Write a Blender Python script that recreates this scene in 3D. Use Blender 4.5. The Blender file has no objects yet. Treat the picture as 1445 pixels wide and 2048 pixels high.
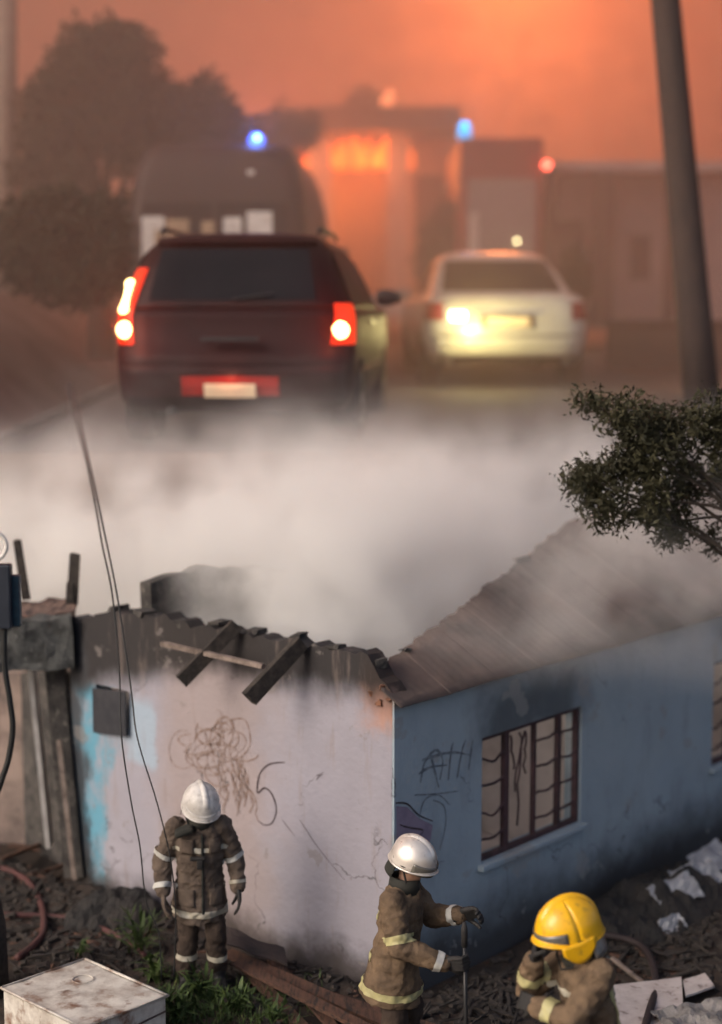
import bpy, bmesh, math, random
from mathutils import Vector, Matrix, noise as mnoise
R = math.radians
rnd = random.Random(7)
sc = bpy.context.scene
COL = sc.collection

# ---------------------------------------------------------------- camera
FPX, HCAM = 3290.0, 5.95                     # focal length in pixels of a 2048 high picture, eye height
TILT = math.atan(404.0 / FPX)
cam_d = bpy.data.cameras.new('camera')
cam = bpy.data.objects.new('camera', cam_d)
COL.objects.link(cam)
cam.location = (0, 0, HCAM)
cam.rotation_euler = (math.pi / 2 - TILT, 0, 0)
cam_d.sensor_fit = 'VERTICAL'
cam_d.sensor_height = 24.0
cam_d.lens = 24.0 * FPX / 2048.0
cam_d.clip_end = 2000.0
cam_d.dof.use_dof = True
cam_d.dof.focus_distance = 12.9
cam_d.dof.aperture_fstop = cam_d.lens / 1000.0 / 0.13
sc.camera = cam

# ---------------------------------------------------------------- sky, sun, exposure
SUN_DIR = Vector((-0.80, -0.52, 0.55)).normalized()      # towards the sun
world = bpy.data.worlds.new('World')
sc.world = world
world.use_nodes = True
wn = world.node_tree.nodes
bg = wn['Background']
sky = wn.new('ShaderNodeTexSky')
sky.sky_type = 'NISHITA'
sky.sun_disc = False
sky.sun_elevation = math.asin(SUN_DIR.z)
sky.sun_rotation = math.atan2(SUN_DIR.x, SUN_DIR.y)
sky.air_density = 0.7
sky.dust_density = 4.0
sky.ozone_density = 0.3
world.node_tree.links.new(sky.outputs[0], bg.inputs[0])
bg.inputs[1].default_value = 0.15
sun_d = bpy.data.lights.new('sun', 'SUN')
sun_d.energy = 1.35
sun_d.angle = R(32)
sun_d.color = (1.0, 0.93, 0.86)
sun = bpy.data.objects.new('sun', sun_d)
COL.objects.link(sun)
sun.location = (-20, -10, 30)
sun.rotation_euler = (-SUN_DIR).to_track_quat('-Z', 'Y').to_euler()
vs = sc.view_settings
vs.view_transform = 'Standard'
vs.look = 'None'
vs.exposure = 0.2
vs.gamma = 1.0
vs.use_curve_mapping = False
cy = sc.cycles
cy.use_denoising = True
cy.volume_bounces = 4
cy.max_bounces = 6
cy.diffuse_bounces = 3
cy.glossy_bounces = 2
cy.volume_step_rate = 0.9
cy.volume_max_steps = 128
cy.use_adaptive_sampling = True
cy.adaptive_threshold = 0.05
cy.sample_clamp_indirect = 6.0

# ---------------------------------------------------------------- helpers
_ct, _st = math.cos(TILT), math.sin(TILT)
def at(px, py, Y):
    """point of the place seen at photo pixel (px,py) on the plane at distance Y"""
    dx, dz = px - 722.5, py - 1024.0
    d = Vector((dx, FPX * _ct - dz * _st, -FPX * _st - dz * _ct))
    return Vector((0, 0, HCAM)) + d * (Y / d.y)
def atz(px, py, z):
    dx, dz = px - 722.5, py - 1024.0
    d = Vector((dx, FPX * _ct - dz * _st, -FPX * _st - dz * _ct))
    return Vector((0, 0, HCAM)) + d * ((z - HCAM) / d.z)

def mk(name, c1, c2=None, scale=5.0, lo=0.4, hi=0.65, rough=0.8, bump=0.0, bscale=40.0, metal=0.0,
       spec=0.4, c3=None, scale3=20.0, lo3=0.55, hi3=0.7, coat=0.0, emit=None, estr=0.0, detail=7.0, stretch=None, rvar=0.0):
    m = bpy.data.materials.new(name)
    m.use_nodes = True
    nt = m.node_tree
    N, L = nt.nodes, nt.links
    b = N['Principled BSDF']
    b.inputs['Roughness'].default_value = rough
    b.inputs['Metallic'].default_value = metal
    b.inputs['Specular IOR Level'].default_value = spec
    b.inputs['Coat Weight'].default_value = coat
    tc = N.new('ShaderNodeTexCoord')
    mp = N.new('ShaderNodeMapping')
    L.new(tc.outputs['Object'], mp.inputs[0])
    if stretch: mp.inputs['Scale'].default_value = stretch
    col = None
    def nz(s, d=detail):
        n = N.new('ShaderNodeTexNoise')
        n.inputs['Scale'].default_value = s
        n.inputs['Detail'].default_value = d
        n.inputs['Roughness'].default_value = 0.62
        L.new(mp.outputs[0], n.inputs['Vector'])
        return n
    if c2 is None:
        c2 = tuple(min(1, x * 0.78) for x in c1)
    n = nz(scale)
    r = N.new('ShaderNodeValToRGB')
    r.color_ramp.elements[0].position, r.color_ramp.elements[1].position = lo, hi
    r.color_ramp.elements[0].color = (*c1, 1)
    r.color_ramp.elements[1].color = (*c2, 1)
    L.new(n.outputs[0], r.inputs[0])
    col = r.outputs[0]
    if c3:
        n3 = nz(scale3)
        r3 = N.new('ShaderNodeValToRGB')
        r3.color_ramp.elements[0].position, r3.color_ramp.elements[1].position = lo3, hi3
        L.new(n3.outputs[0], r3.inputs[0])
        mx = N.new('ShaderNodeMix'); mx.data_type = 'RGBA'
        L.new(r3.outputs[0], mx.inputs[0]); L.new(col, mx.inputs[6]); mx.inputs[7].default_value = (*c3, 1)
        col = mx.outputs[2]
    L.new(col, b.inputs['Base Color'])
    if bump:
        nb = nz(bscale)
        bp = N.new('ShaderNodeBump')
        bp.inputs['Strength'].default_value = bump
        bp.inputs['Distance'].default_value = 0.02
        L.new(nb.outputs[0], bp.inputs['Height'])
        L.new(bp.outputs[0], b.inputs['Normal'])
    if rvar:
        nr = nz(scale * 2)
        mr = N.new('ShaderNodeMapRange')
        mr.inputs[3].default_value = max(0, rough - rvar); mr.inputs[4].default_value = min(1, rough + rvar)
        L.new(nr.outputs[0], mr.inputs[0]); L.new(mr.outputs[0], b.inputs['Roughness'])
    if emit:
        b.inputs['Emission Color'].default_value = (*emit, 1)
        b.inputs['Emission Strength'].default_value = estr
    return m

class MB:
    """collects boxes, tubes, lofts; build() links them as one mesh object"""
    def __init__(s): s.v, s.f = [], []
    def add(s, vs_, fs):
        o = len(s.v); s.v += [Vector(p) for p in vs_]; s.f += [[i + o for i in q] for q in fs]; return s
    def box(s, c, size, rot=None, jit=0.0):
        hx, hy, hz = size[0] / 2, size[1] / 2, size[2] / 2
        M = rot if isinstance(rot, Matrix) else (Matrix.Rotation(rot, 3, 'Z') if rot else Matrix.Identity(3))
        vs_ = []
        for x in (-1, 1):
            for y in (-1, 1):
                for z in (-1, 1):
                    p = Vector((x * hx, y * hy, z * hz))
                    if jit: p += Vector((rnd.uniform(-jit, jit), rnd.uniform(-jit, jit), rnd.uniform(-jit, jit)))
                    vs_.append(M @ p + Vector(c))
        return s.add(vs_, [(0, 1, 3, 2), (4, 6, 7, 5), (0, 4, 5, 1), (2, 3, 7, 6), (0, 2, 6, 4), (1, 5, 7, 3)])
    def bar(s, a, b, w, h, up=(0, 0, 1), jit=0.0):
        a, b = Vector(a), Vector(b); d = (b - a); L = d.length; d.normalize()
        up = Vector(up)
        if abs(d.dot(up)) > 0.97: up = Vector((1, 0, 0))
        x = d.cross(up).normalized(); z = x.cross(d).normalized()
        M = Matrix((x, d, z)).transposed()
        return s.box((a + b) / 2, (w, L, h), M, jit)
    def tube(s, pts, rad, n=8, cap=True):
        pts = [Vector(p) for p in pts]
        rs = rad if isinstance(rad, (list, tuple)) else [rad] * len(pts)
        o = len(s.v); prev = None
        for i, p in enumerate(pts):
            d = (pts[min(i + 1, len(pts) - 1)] - pts[max(i - 1, 0)]).normalized()
            if prev is None:
                ref = Vector((0, 0, 1)) if abs(d.z) < 0.9 else Vector((1, 0, 0))
                x = d.cross(ref).normalized()
            else:
                x = (prev - d * prev.dot(d)).normalized()
            prev = x; y = d.cross(x)
            for k in range(n):
                a = 2 * math.pi * k / n
                s.v.append(p + (x * math.cos(a) + y * math.sin(a)) * rs[i])
        for i in range(len(pts) - 1):
            for k in range(n):
                a, b = o + i * n + k, o + i * n + (k + 1) % n
                s.f.append([a, b, b + n, a + n])
        if cap:
            s.f.append([o + k for k in range(n)][::-1]); e = o + (len(pts) - 1) * n
            s.f.append([e + k for k in range(n)])
        return s
    def lathe(s, prof, n=24, M=None):
        M = M or Matrix.Identity(4); o = len(s.v)
        for r, z in prof:
            for k in range(n):
                a = 2 * math.pi * k / n
                s.v.append(M @ Vector((r * math.cos(a), r * math.sin(a), z)))
        for i in range(len(prof) - 1):
            for k in range(n):
                a, b = o + i * n + k, o + i * n + (k + 1) % n
                s.f.append([a, b, b + n, a + n])
        s.f.append([o + k for k in range(n)][::-1]); e = o + (len(prof) - 1) * n
        s.f.append([e + k for k in range(n)])
        return s
    def loft(s, rings, cap=True):
        o = len(s.v); n = len(rings[0])
        for r in rings: s.v += [Vector(p) for p in r]
        for i in range(len(rings) - 1):
            for k in range(n):
                a, b = o + i * n + k, o + i * n + (k + 1) % n
                s.f.append([a, b, b + n, a + n])
        if cap:
            s.f.append([o + k for k in range(n)][::-1]); e = o + (len(rings) - 1) * n
            s.f.append([e + k for k in range(n)])
        return s
    def grid(s, fn, nu, nv):
        o = len(s.v)
        for i in range(nu + 1):
            for j in range(nv + 1): s.v.append(Vector(fn(i / nu, j / nv)))
        for i in range(nu):
            for j in range(nv):
                a = o + i * (nv + 1) + j
                s.f.append([a, a + nv + 1, a + nv + 2, a + 1])
        return s
    def mesh(s, name):
        me = bpy.data.meshes.new(name); me.from_pydata([tuple(p) for p in s.v], [], s.f); me.validate()
        bm = bmesh.new(); bm.from_mesh(me); bmesh.ops.recalc_face_normals(bm, faces=bm.faces); bm.to_mesh(me); bm.free()
        me.update(); return me
    def build(s, name, mat, parent=None, smooth=False, bevel=0.0, thick=0.0, loc=None, rot=None, sub=0, world_pivot=True):
        me = s.mesh(name)
        o = bpy.data.objects.new(name, me); COL.objects.link(o)
        if mat: me.materials.append(mat)
        if parent is not None: o.parent = parent
        if loc is not None: o.location = loc
        if rot is not None: o.rotation_euler = rot
        if smooth:
            for p in me.polygons: p.use_smooth = True
        if thick:
            md = o.modifiers.new('solid', 'SOLIDIFY'); md.thickness = thick; md.offset = 0
        if bevel:
            md = o.modifiers.new('bevel', 'BEVEL'); md.width = bevel; md.segments = 2; md.limit_method = 'ANGLE'; md.angle_limit = R(40)
        if sub:
            md = o.modifiers.new('sub', 'SUBSURF'); md.levels = sub; md.render_levels = sub
        return o

def tag(o, label=None, cat=None, group=None, kind=None):
    if label: o['label'] = label
    if cat: o['category'] = cat
    if group: o['group'] = group
    if kind: o['kind'] = kind
    return o
def thing(name, label, cat, loc=(0, 0, 0), rz=0.0, scale=1.0, group=None):
    o = bpy.data.objects.new(name, None); COL.objects.link(o)
    o.empty_display_size = 0.2
    o.location = loc; o.rotation_euler = (0, 0, rz); o.scale = (scale,) * 3
    return tag(o, label, cat, group)
def lamp(name, parent, loc, color, energy, radius=0.1):
    d = bpy.data.lights.new(name, 'POINT'); d.color = color; d.energy = energy; d.shadow_soft_size = radius
    o = bpy.data.objects.new(name, d); COL.objects.link(o); o.parent = parent; o.location = loc
    return o
def fbm(p, s, oct=4):
    return mnoise.fractal(Vector(p) * s, 1.0, 2.0, oct)
def jag(t, s, seed):
    return mnoise.noise(Vector((t * s, seed, 0.3)))
def holed(MBo, cuts_x, cuts_z, solid, y0, y1, top=None):
    """a wall slab on the local x-z plane between y0 and y1; solid(ix,iz) says which cells are filled"""
    nx, nz = len(cuts_x) - 1, len(cuts_z) - 1
    fill = [[solid((cuts_x[i] + cuts_x[i + 1]) / 2, (cuts_z[j] + cuts_z[j + 1]) / 2) for j in range(nz)] for i in range(nx)]
    idx = {}
    def V(i, j, k):
        key = (i, j, k)
        if key not in idx:
            z = cuts_z[j]
            if top and j == nz: z = top(cuts_x[i])
            idx[key] = len(MBo.v); MBo.v.append(Vector((cuts_x[i], (y0, y1)[k], z)))
        return idx[key]
    for i in range(nx):
        for j in range(nz):
            if not fill[i][j]: continue
            MBo.f.append([V(i, j, 0), V(i + 1, j, 0), V(i + 1, j + 1, 0), V(i, j + 1, 0)])
            MBo.f.append([V(i, j, 1), V(i, j + 1, 1), V(i + 1, j + 1, 1), V(i + 1, j, 1)])
            for di, dj, e in ((-1, 0, ((i, j), (i, j + 1))), (1, 0, ((i + 1, j + 1), (i + 1, j))), (0, -1, ((i + 1, j), (i, j))), (0, 1, ((i, j + 1), (i + 1, j + 1)))):
                a, b = i + di, j + dj
                if 0 <= a < nx and 0 <= b < nz and fill[a][b]: continue
                (p, q), (r, t) = e
                MBo.f.append([V(p, q, 0), V(p, q, 1), V(r, t, 1), V(r, t, 0)])
    return MBo
# ---------------------------------------------------------------- the ground and the raised road
M_yard = mk('charred_earth', (0.020, 0.015, 0.012), (0.055, 0.036, 0.026), scale=3.2, rough=0.95, bump=0.9, bscale=22, c3=(0.12, 0.10, 0.085), scale3=34, lo3=0.62, hi3=0.72)
M_asph = mk('asphalt', (0.060, 0.055, 0.050), (0.045, 0.040, 0.037), scale=1.5, rough=0.85, bump=0.3, bscale=120)
M_bank = mk('earth_bank', (0.20, 0.135, 0.105), (0.10, 0.065, 0.048), scale=0.9, rough=0.95, bump=1.0, bscale=6)
M_verge = mk('verge_dirt', (0.13, 0.095, 0.070), (0.085, 0.062, 0.046), scale=1.2, rough=0.95, bump=0.7, bscale=9)
M_kerb = mk('kerb_concrete', (0.12, 0.10, 0.085), (0.08, 0.07, 0.06), scale=3, rough=0.9)

C0 = atz(787, 1985, 0.0)                        # foot of the house corner
TH = R(49)
UH = Vector((math.cos(TH), math.sin(TH), 0)); VH = Vector((-math.sin(TH), math.cos(TH), 0))
def hw(a, b, z=0.0): return C0 + UH * a + VH * b + Vector((0, 0, z))

def yard_z(x, y):
    z = 0.10 * fbm((x, y, 0), 0.45) + 0.05 * fbm((x, y, 4), 1.7)
    p = Vector((x, y, 0)) - C0
    a, b = p.dot(UH), p.dot(VH)
    if a > -0.1 and b > -0.1: z = -0.12 + 0.03 * z          # inside the house: under the slab
    else:
        if b <= 0: z += -0.05                       # by the blue wall
        if a <= 0 and b > 0.2: z += 0.12 * math.exp(-(-a) * 1.4)
        z += 0.22 * math.exp(-((x - 1.9) ** 2 + (y - 10.4) ** 2) / 1.2)
    return z
m = MB(); xs = [-60, -30, -15, -8] + [-6 + i * 0.12 for i in range(100)] + [6.2, 9, 15, 30, 60]
ys = [-40, -10, 2, 7] + [9 + i * 0.12 for i in range(92)] + [20.6]
m.grid(lambda u, v: (xs[round(u * (len(xs) - 1))], ys[round(v * (len(ys) - 1))], yard_z(xs[round(u * (len(xs) - 1))], ys[round(v * (len(ys) - 1))])), len(xs) - 1, len(ys) - 1)
tag(m.build('ground', M_yard, smooth=True), kind='structure')

def road_z(y): return 4.22 + 0.02 * min(max(y - 20, 0), 45)
EDGE = [(-60, 20.0), (0.7, 20.0), (8.7, 29.2), (60, 29.2)]
def edge_y(x):
    for (x0, y0), (x1, y1) in zip(EDGE, EDGE[1:]):
        if x0 <= x <= x1: return y0 + (y1 - y0) * (x - x0) / (x1 - x0)
    return 29.2
m = MB(); xs2 = [-60, -40, -25, -15, -10, -7, -5.5, -4, -2, 0, 0.7, 2, 3.5, 5, 6.5, 8, 8.7, 12, 20, 35, 60]
fr = [0, 0.03, 0.07, 0.13, 0.2, 0.32, 0.5, 1]
def tz(x, y): return road_z(y) + (0.05 * fbm((x, y, 1), 0.3) if (x < -5 or x > 7) else 0)
m.grid(lambda u, v: (lambda x, q: (x, edge_y(x) + (400 - edge_y(x)) * q, tz(x, edge_y(x) + (400 - edge_y(x)) * q)))(xs2[round(u * 20)], fr[round(v * 7)]), 20, 7)
tag(m.build('verge', M_verge), kind='structure')
m = MB()
m.grid(lambda u, v: (lambda x, y: (x, y, road_z(y) + 0.006))(-4.6 + u * 10.4 + 0.0, [20.05, 24, 30, 40, 60, 66, 120, 380][round(v * 7)] + (max(0, (u * 10.4 - 5.35)) * 1.17 * (1 - v) if True else 0)), 10, 7)
tag(m.build('road', M_asph), kind='structure')
# retaining wall below the road, each face in coursed blocks
m = MB()
for (x0, y0), (x1, y1) in zip(EDGE, EDGE[1:]):
    m.add([(x0, y0, -1), (x1, y1, -1), (x1, y1, tz(x1, y1) - 0.0), (x0, y0, tz(x0, y0))], [(0, 1, 2, 3)])
tag(m.build('embankment', M_bank), kind='structure')
# the bank left of the road
m = MB()
def bankp(u, v):
    y = 20.4 + v * 40
    x = -4.7 - u * 9 - 0.02 * v * 40
    h = 2.7 * (1 - math.exp(-((u * 9) / 2.0) ** 1.3))
    return (x, y, road_z(y) - 0.05 + h + 0.22 * fbm((x, y, 2), 0.8) * min(1, u * 4))
m.grid(bankp, 26, 40)
tag(m.build('earth_bank', M_bank, smooth=True), kind='structure')
for i in range(1):
    k = MB()
    for j in range(20): k.box((-4.62, 21.3 + j * 1.6, road_z(21.3 + j * 1.6) + 0.05), (0.16, 1.56, 0.16))
    tag(k.build('kerb', M_kerb, bevel=0.015), kind='structure')

# ---------------------------------------------------------------- the burnt house
def wall_mat(name, base, kind):
    """painted plaster with soot, stains and damp that have shapes of their own; x runs along the wall, z up"""
    m = bpy.data.materials.new(name); m.use_nodes = True
    nt = m.node_tree; N, L = nt.nodes, nt.links
    b = N['Principled BSDF']; b.inputs['Roughness'].default_value = 0.85; b.inputs['Specular IOR Level'].default_value = 0.25
    tc = N.new('ShaderNodeTexCoord'); sp = N.new('ShaderNodeSeparateXYZ')
    L.new(tc.outputs['Object'], sp.inputs[0])
    X, Z = sp.outputs[0], sp.outputs[2]
    def nz(s, d=6, stretch=None, off=0.0):
        n = N.new('ShaderNodeTexNoise'); n.inputs['Scale'].default_value = s; n.inputs['Detail'].default_value = d; n.inputs['Roughness'].default_value = 0.6
        mp = N.new('ShaderNodeMapping'); L.new(tc.outputs['Object'], mp.inputs[0])
        mp.inputs['Location'].default_value = (off, off, off)
        if stretch: mp.inputs['Scale'].default_value = stretch
        L.new(mp.outputs[0], n.inputs['Vector']); return n.outputs[0]
    def mth(op, a, c, clamp=False):
        n = N.new('ShaderNodeMath'); n.operation = op; n.use_clamp = clamp
        for i, q in enumerate((a, c)):
            if q is None: continue
            if isinstance(q, (int, float)): n.inputs[i].default_value = q
            else: L.new(q, n.inputs[i])
        return n.outputs[0]
    def ss(v_, lo, hi):
        if lo > hi: return mth('SUBTRACT', 1.0, ss(v_, hi, lo))
        n = N.new('ShaderNodeMapRange'); n.interpolation_type = 'SMOOTHSTEP'
        L.new(v_, n.inputs[0]); n.inputs[1].default_value = lo; n.inputs[2].default_value = hi
        return n.outputs[0]
    def mix(fac, a, col):
        n = N.new('ShaderNodeMix'); n.data_type = 'RGBA'
        L.new(fac, n.inputs[0]); L.new(a, n.inputs[6]); n.inputs[7].default_value = (*col, 1); return n.outputs[2]
    def wob(v_, amp, s, off=0.0, st=None): return mth('ADD', v_, mth('MULTIPLY', mth('SUBTRACT', nz(s, 6, st, off), 0.5), amp))
    r = N.new('ShaderNodeValToRGB'); L.new(nz(1.3), r.inputs[0])
    r.color_ramp.elements[0].position = 0.35; r.color_ramp.elements[1].position = 0.7
    r.color_ramp.elements[0].color = (*base, 1); r.color_ramp.elements[1].color = (*[c * 0.86 for c in base], 1)
    col = r.outputs[0]
    if kind == 'white':
        # pinkish bare plaster in the middle, sky blue paint left at the far end
        pk = mth('MULTIPLY', ss(wob(X, 1.2, 1.6, 2.0), 1.15, 1.9), ss(wob(X, 0.9, 1.7, 5.0), 3.3, 2.75))
        col = mix(mth('MULTIPLY', pk, 0.6), col, (0.285, 0.22, 0.20))
        bl = mth('MULTIPLY', ss(wob(X, 1.3, 2.2, 3.0, (1, 1, 0.6)), 3.62, 3.86), ss(wob(Z, 0.4, 2, 1.0), 2.25, 2.1))
        col = mix(mth('MULTIPLY', bl, mth('ADD', mth('MULTIPLY', ss(nz(3.5, 8, None, 21.0), 0.35, 0.6), 0.55), 0.4)), col, (0.10, 0.28, 0.38))
        bl2 = mth('MULTIPLY', mth('MULTIPLY', ss(wob(X, 0.3, 3, 6.0), 3.02, 3.12), ss(wob(X, 0.3, 3, 8.0), 3.6, 3.4)), mth('MULTIPLY', ss(wob(Z, 0.3, 3, 9.0), 1.4, 1.5), ss(wob(Z, 0.3, 3, 9.5), 2.2, 2.0)))
        col = mix(mth('MULTIPLY', bl2, 0.55), col, (0.30, 0.42, 0.52))
        # reddish scorch at the corner
        rc = mth('MULTIPLY', ss(wob(X, 0.5, 5, 4.0), 0.5, 0.15), ss(wob(Z, 0.5, 5, 7.0), 2.2, 2.5))
        col = mix(mth('MULTIPLY', rc, 0.7), col, (0.42, 0.20, 0.12))
        # soot along the burnt top, deeper towards the far end
        dz = mth('ADD', Z, mth('MULTIPLY', ss(X, 2.0, 4.2), 0.42))
        so = ss(wob(dz, 0.55, 1.7, 12.0, (1, 1, 0.5)), 2.38, 2.72)
        col = mix(mth('MULTIPLY', so, 0.96), col, (0.022, 0.019, 0.018))
        ed = ss(wob(X, 0.9, 3.1, 14.0, (1, 1, 0.5)), 3.98, 4.2)
        col = mix(mth('MULTIPLY', ed, 0.9), col, (0.05, 0.05, 0.055))
        st = mth('MULTIPLY', ss(nz(2.6, 8, (3, 1, 0.5), 3.3), 0.56, 0.72), 0.35)
        col = mix(st, col, (0.22, 0.17, 0.15))
        dirt = ss(wob(Z, 0.7, 2.4, 1.5), 0.42, -0.02)
        col = mix(mth('MULTIPLY', dirt, 0.9), col, (0.045, 0.035, 0.03))
        sp2 = mth('MULTIPLY', ss(nz(9, 5, None, 8.0), 0.66, 0.72), 0.5)
        col = mix(sp2, col, (0.14, 0.11, 0.10))
    else:
        lt = ss(nz(0.9, 5, None, 4.0), 0.45, 0.7)
        col = mix(mth('MULTIPLY', lt, 0.5), col, (0.37, 0.43, 0.46))
        # soot licking up over the windows
        for xc in (2.1, 6.6):
            w_ = ss(mth('ABSOLUTE', mth('SUBTRACT', wob(X, 0.7, 2.0, xc), xc), None), 1.15, 0.55)
            so = mth('MULTIPLY', w_, mth('MULTIPLY', ss(wob(Z, 0.5, 2.2, 3.0), 1.8, 2.05), ss(wob(Z, 0.4, 3, 6.0), 2.75, 2.25)))
            col = mix(mth('MULTIPLY', so, 0.72), col, (0.035, 0.035, 0.038))
        st = mth('MULTIPLY', ss(nz(2.2, 8, (1.6, 1, 0.5), 3.3), 0.5, 0.75), 0.4)
        col = mix(st, col, (0.17, 0.185, 0.20))
        dirt = ss(wob(Z, 0.6, 1.9, 1.5), 0.75, 0.05)
        col = mix(mth('MULTIPLY', dirt, 0.93), col, (0.040, 0.036, 0.036))
        tp = ss(wob(Z, 0.12, 6, 2.5), 2.5, 2.6)
        col = mix(mth('MULTIPLY', tp, 0.6), col, (0.22, 0.15, 0.11))
    # peeling patches and cracks
    if kind == 'blue':
        pl_ = mth('MULTIPLY', ss(nz(1.9, 9, None, 31.0), 0.60, 0.63), 0.55)
        col = mix(pl_, col, (0.30, 0.30, 0.29))
    else:
        pl_ = mth('MULTIPLY', ss(nz(2.4, 9, None, 33.0), 0.63, 0.655), 0.5)
        col = mix(pl_, col, (0.20, 0.175, 0.165))
    vo = N.new('ShaderNodeTexVoronoi'); vo.feature = 'DISTANCE_TO_EDGE'; vo.inputs['Scale'].default_value = 0.9
    mpv = N.new('ShaderNodeMixRGB'); mpv.blend_type = 'ADD'; mpv.inputs[0].default_value = 0.35
    L.new(tc.outputs['Object'], mpv.inputs[1]); nv = N.new('ShaderNodeTexNoise'); nv.inputs['Scale'].default_value = 4.0; nv.inputs['Detail'].default_value = 6.0
    L.new(tc.outputs['Object'], nv.inputs['Vector']); L.new(nv.outputs['Color'], mpv.inputs[2]); L.new(mpv.outputs[0], vo.inputs['Vector'])
    ck = mth('MULTIPLY', ss(vo.outputs['Distance'], 0.008, 0.002), ss(nz(1.1, 4, None, 17.0), 0.5, 0.6))
    col = mix(mth('MULTIPLY', ck, 0.7), col, (0.05, 0.045, 0.045))
    L.new(col, b.inputs['Base Color'])
    bp = N.new('ShaderNodeBump'); bp.inputs['Strength'].default_value = 0.5; bp.inputs['Distance'].default_value = 0.015
    hgt = mth('ADD', nz(14, 8), mth('MULTIPLY', nz(2.5, 5, None, 3.0), 2.0))
    L.new(hgt, bp.inputs['Height']); L.new(bp.outputs[0], b.inputs['Normal'])
    return m

M_wallw = wall_mat('white_plaster', (0.305, 0.288, 0.33), 'white')
M_wallb = wall_mat('blue_plaster', (0.33, 0.40, 0.45), 'blue')
M_inside = mk('inside_plaster', (0.72, 0.65, 0.61), (0.48, 0.42, 0.39), scale=1.2, rough=0.9, bump=0.3, bscale=12)
M_soot = mk('sooty_masonry', (0.030, 0.027, 0.026), (0.085, 0.075, 0.068), scale=6, rough=0.95, bump=1.0, bscale=25, c3=(0.17, 0.15, 0.13), scale3=14, lo3=0.58, hi3=0.72)
M_sootg = mk('spalled_concrete', (0.10, 0.10, 0.095), (0.035, 0.034, 0.033), scale=7, rough=0.95, bump=1.0, bscale=18, c3=(0.26, 0.25, 0.23), scale3=11, lo3=0.6, hi3=0.75)
M_char = mk('charred_timber', (0.022, 0.018, 0.016), (0.055, 0.043, 0.036), scale=14, rough=0.9, bump=0.8, bscale=50, stretch=(1, 1, 1))
M_wood = mk('burnt_brown_timber', (0.115, 0.056, 0.035), (0.050, 0.026, 0.018), scale=6, rough=0.75, bump=0.6, bscale=40, stretch=(6, 1, 6), c3=(0.02, 0.015, 0.013), scale3=3, lo3=0.55, hi3=0.68)
M_woodp = mk('pale_batten', (0.22, 0.17, 0.145), (0.10, 0.075, 0.062), scale=9, rough=0.85, bump=0.5, bscale=30)
M_rust = mk('scorched_roof_sheet', (0.115, 0.080, 0.068), (0.058, 0.044, 0.040), scale=1.3, rough=0.85, bump=0.4, bscale=15, c3=(0.17, 0.12, 0.10), scale3=2.3, lo3=0.52, hi3=0.75, metal=0.0)
M_frame = mk('window_frame_paint', (0.075, 0.038, 0.042), (0.035, 0.022, 0.022), scale=9, rough=0.7)
M_graf = mk('graffiti_black', (0.035, 0.022, 0.026), (0.06, 0.04, 0.045), scale=9, rough=0.6)
M_grafr = mk('graffiti_brown', (0.17, 0.11, 0.09), (0.29, 0.235, 0.225), scale=22, rough=0.8)
M_grafp = mk('graffiti_mauve', (0.26, 0.21, 0.28), (0.2, 0.16, 0.22), scale=5, rough=0.8)
M_grafd = mk('graffiti_slate', (0.13, 0.15, 0.175), (0.235, 0.275, 0.30), scale=16, rough=0.8)

house = thing('burnt_house', 'burnt out house with white side wall, blue window wall and scorched brown roof', 'house', C0, TH)
HB = 3.55                                            # depth of the house along its white side
EAVE = 2.62
# white wall: its own frame has x along the wall (house +b), outward is +y of that frame
wallw = thing('side_wall', None, None); del wallw  # placeholder removed below
for o in list(COL.objects):
    if o.name.startswith('side_wall'): bpy.data.objects.remove(o)
RW = (0, 0, math.pi / 2)
def topw(x):
    t = 2.97 + 0.05 * jag(x, 7, 1) + 0.04 * jag(x, 19, 2)
    if x < 0.25: t = 2.66 + 0.9 * x + 0.04 * jag(x, 19, 2)
    if x > 3.6: t -= (x - 3.6) * 0.25
    return t
m = MB(); cx = sorted(set([round(0.02 + i * 0.07, 3) for i in range(62)] + [3.45, 3.95, 4.36]))
cx = [c for c in cx if c <= 4.36]
holed(m, cx, [0 - 0.3, 0.6, 1.2, 1.72, 2.17, 2.5, 3.0], lambda x, z: not (3.45 < x < 3.95 and 1.72 < z < 2.17), -0.20, 0.0, topw)
# frame: local x = +b, local y = -a  (rotation by +90 deg: x->b, y->-a)
ww = m.build('white_wall', M_wallw, house, rot=RW); tag(ww, 'sooty white side wall with brown scribbles')
# blue wall: local x = a, inner side at +b
m = MB()
ax = [0.004, 0.6, 1.27, 2.93, 4.0, 5.0, 5.58, 7.24, 8.2, 9.5]
holed(m, ax, [-0.3, 0.84, 2.035, EAVE], lambda x, z: not ((1.27 < x < 2.93 or 5.58 < x < 7.24) and 0.84 < z < 2.035), 0.0, 0.20)
wb = m.build('blue_wall', M_wallb, house); tag(wb, 'smoke stained blue front wall with two barred windows')
# back wall, end wall, partition and floor slab
m = MB(); m.box((4.83, HB + 0.1, 1.1), (9.3, 0.2, 2.9)); m.build('back_wall', M_inside, house)
m = MB(); m.box((9.35, HB / 2, 1.1), (0.2, HB - 0.25, 2.8)); m.build('end_wall', M_inside, house)
m = MB(); m.box((4.1, HB / 2 + 0.09, 1.0), (0.12, HB - 0.22, 2.4)); m.build('partition_wall', M_inside, house)
m = MB(); m.box((4.75, HB / 2 + 0.1, -0.06), (9.0, HB - 0.3, 0.16)); m.build('floor_slab', M_inside, house)
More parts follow.
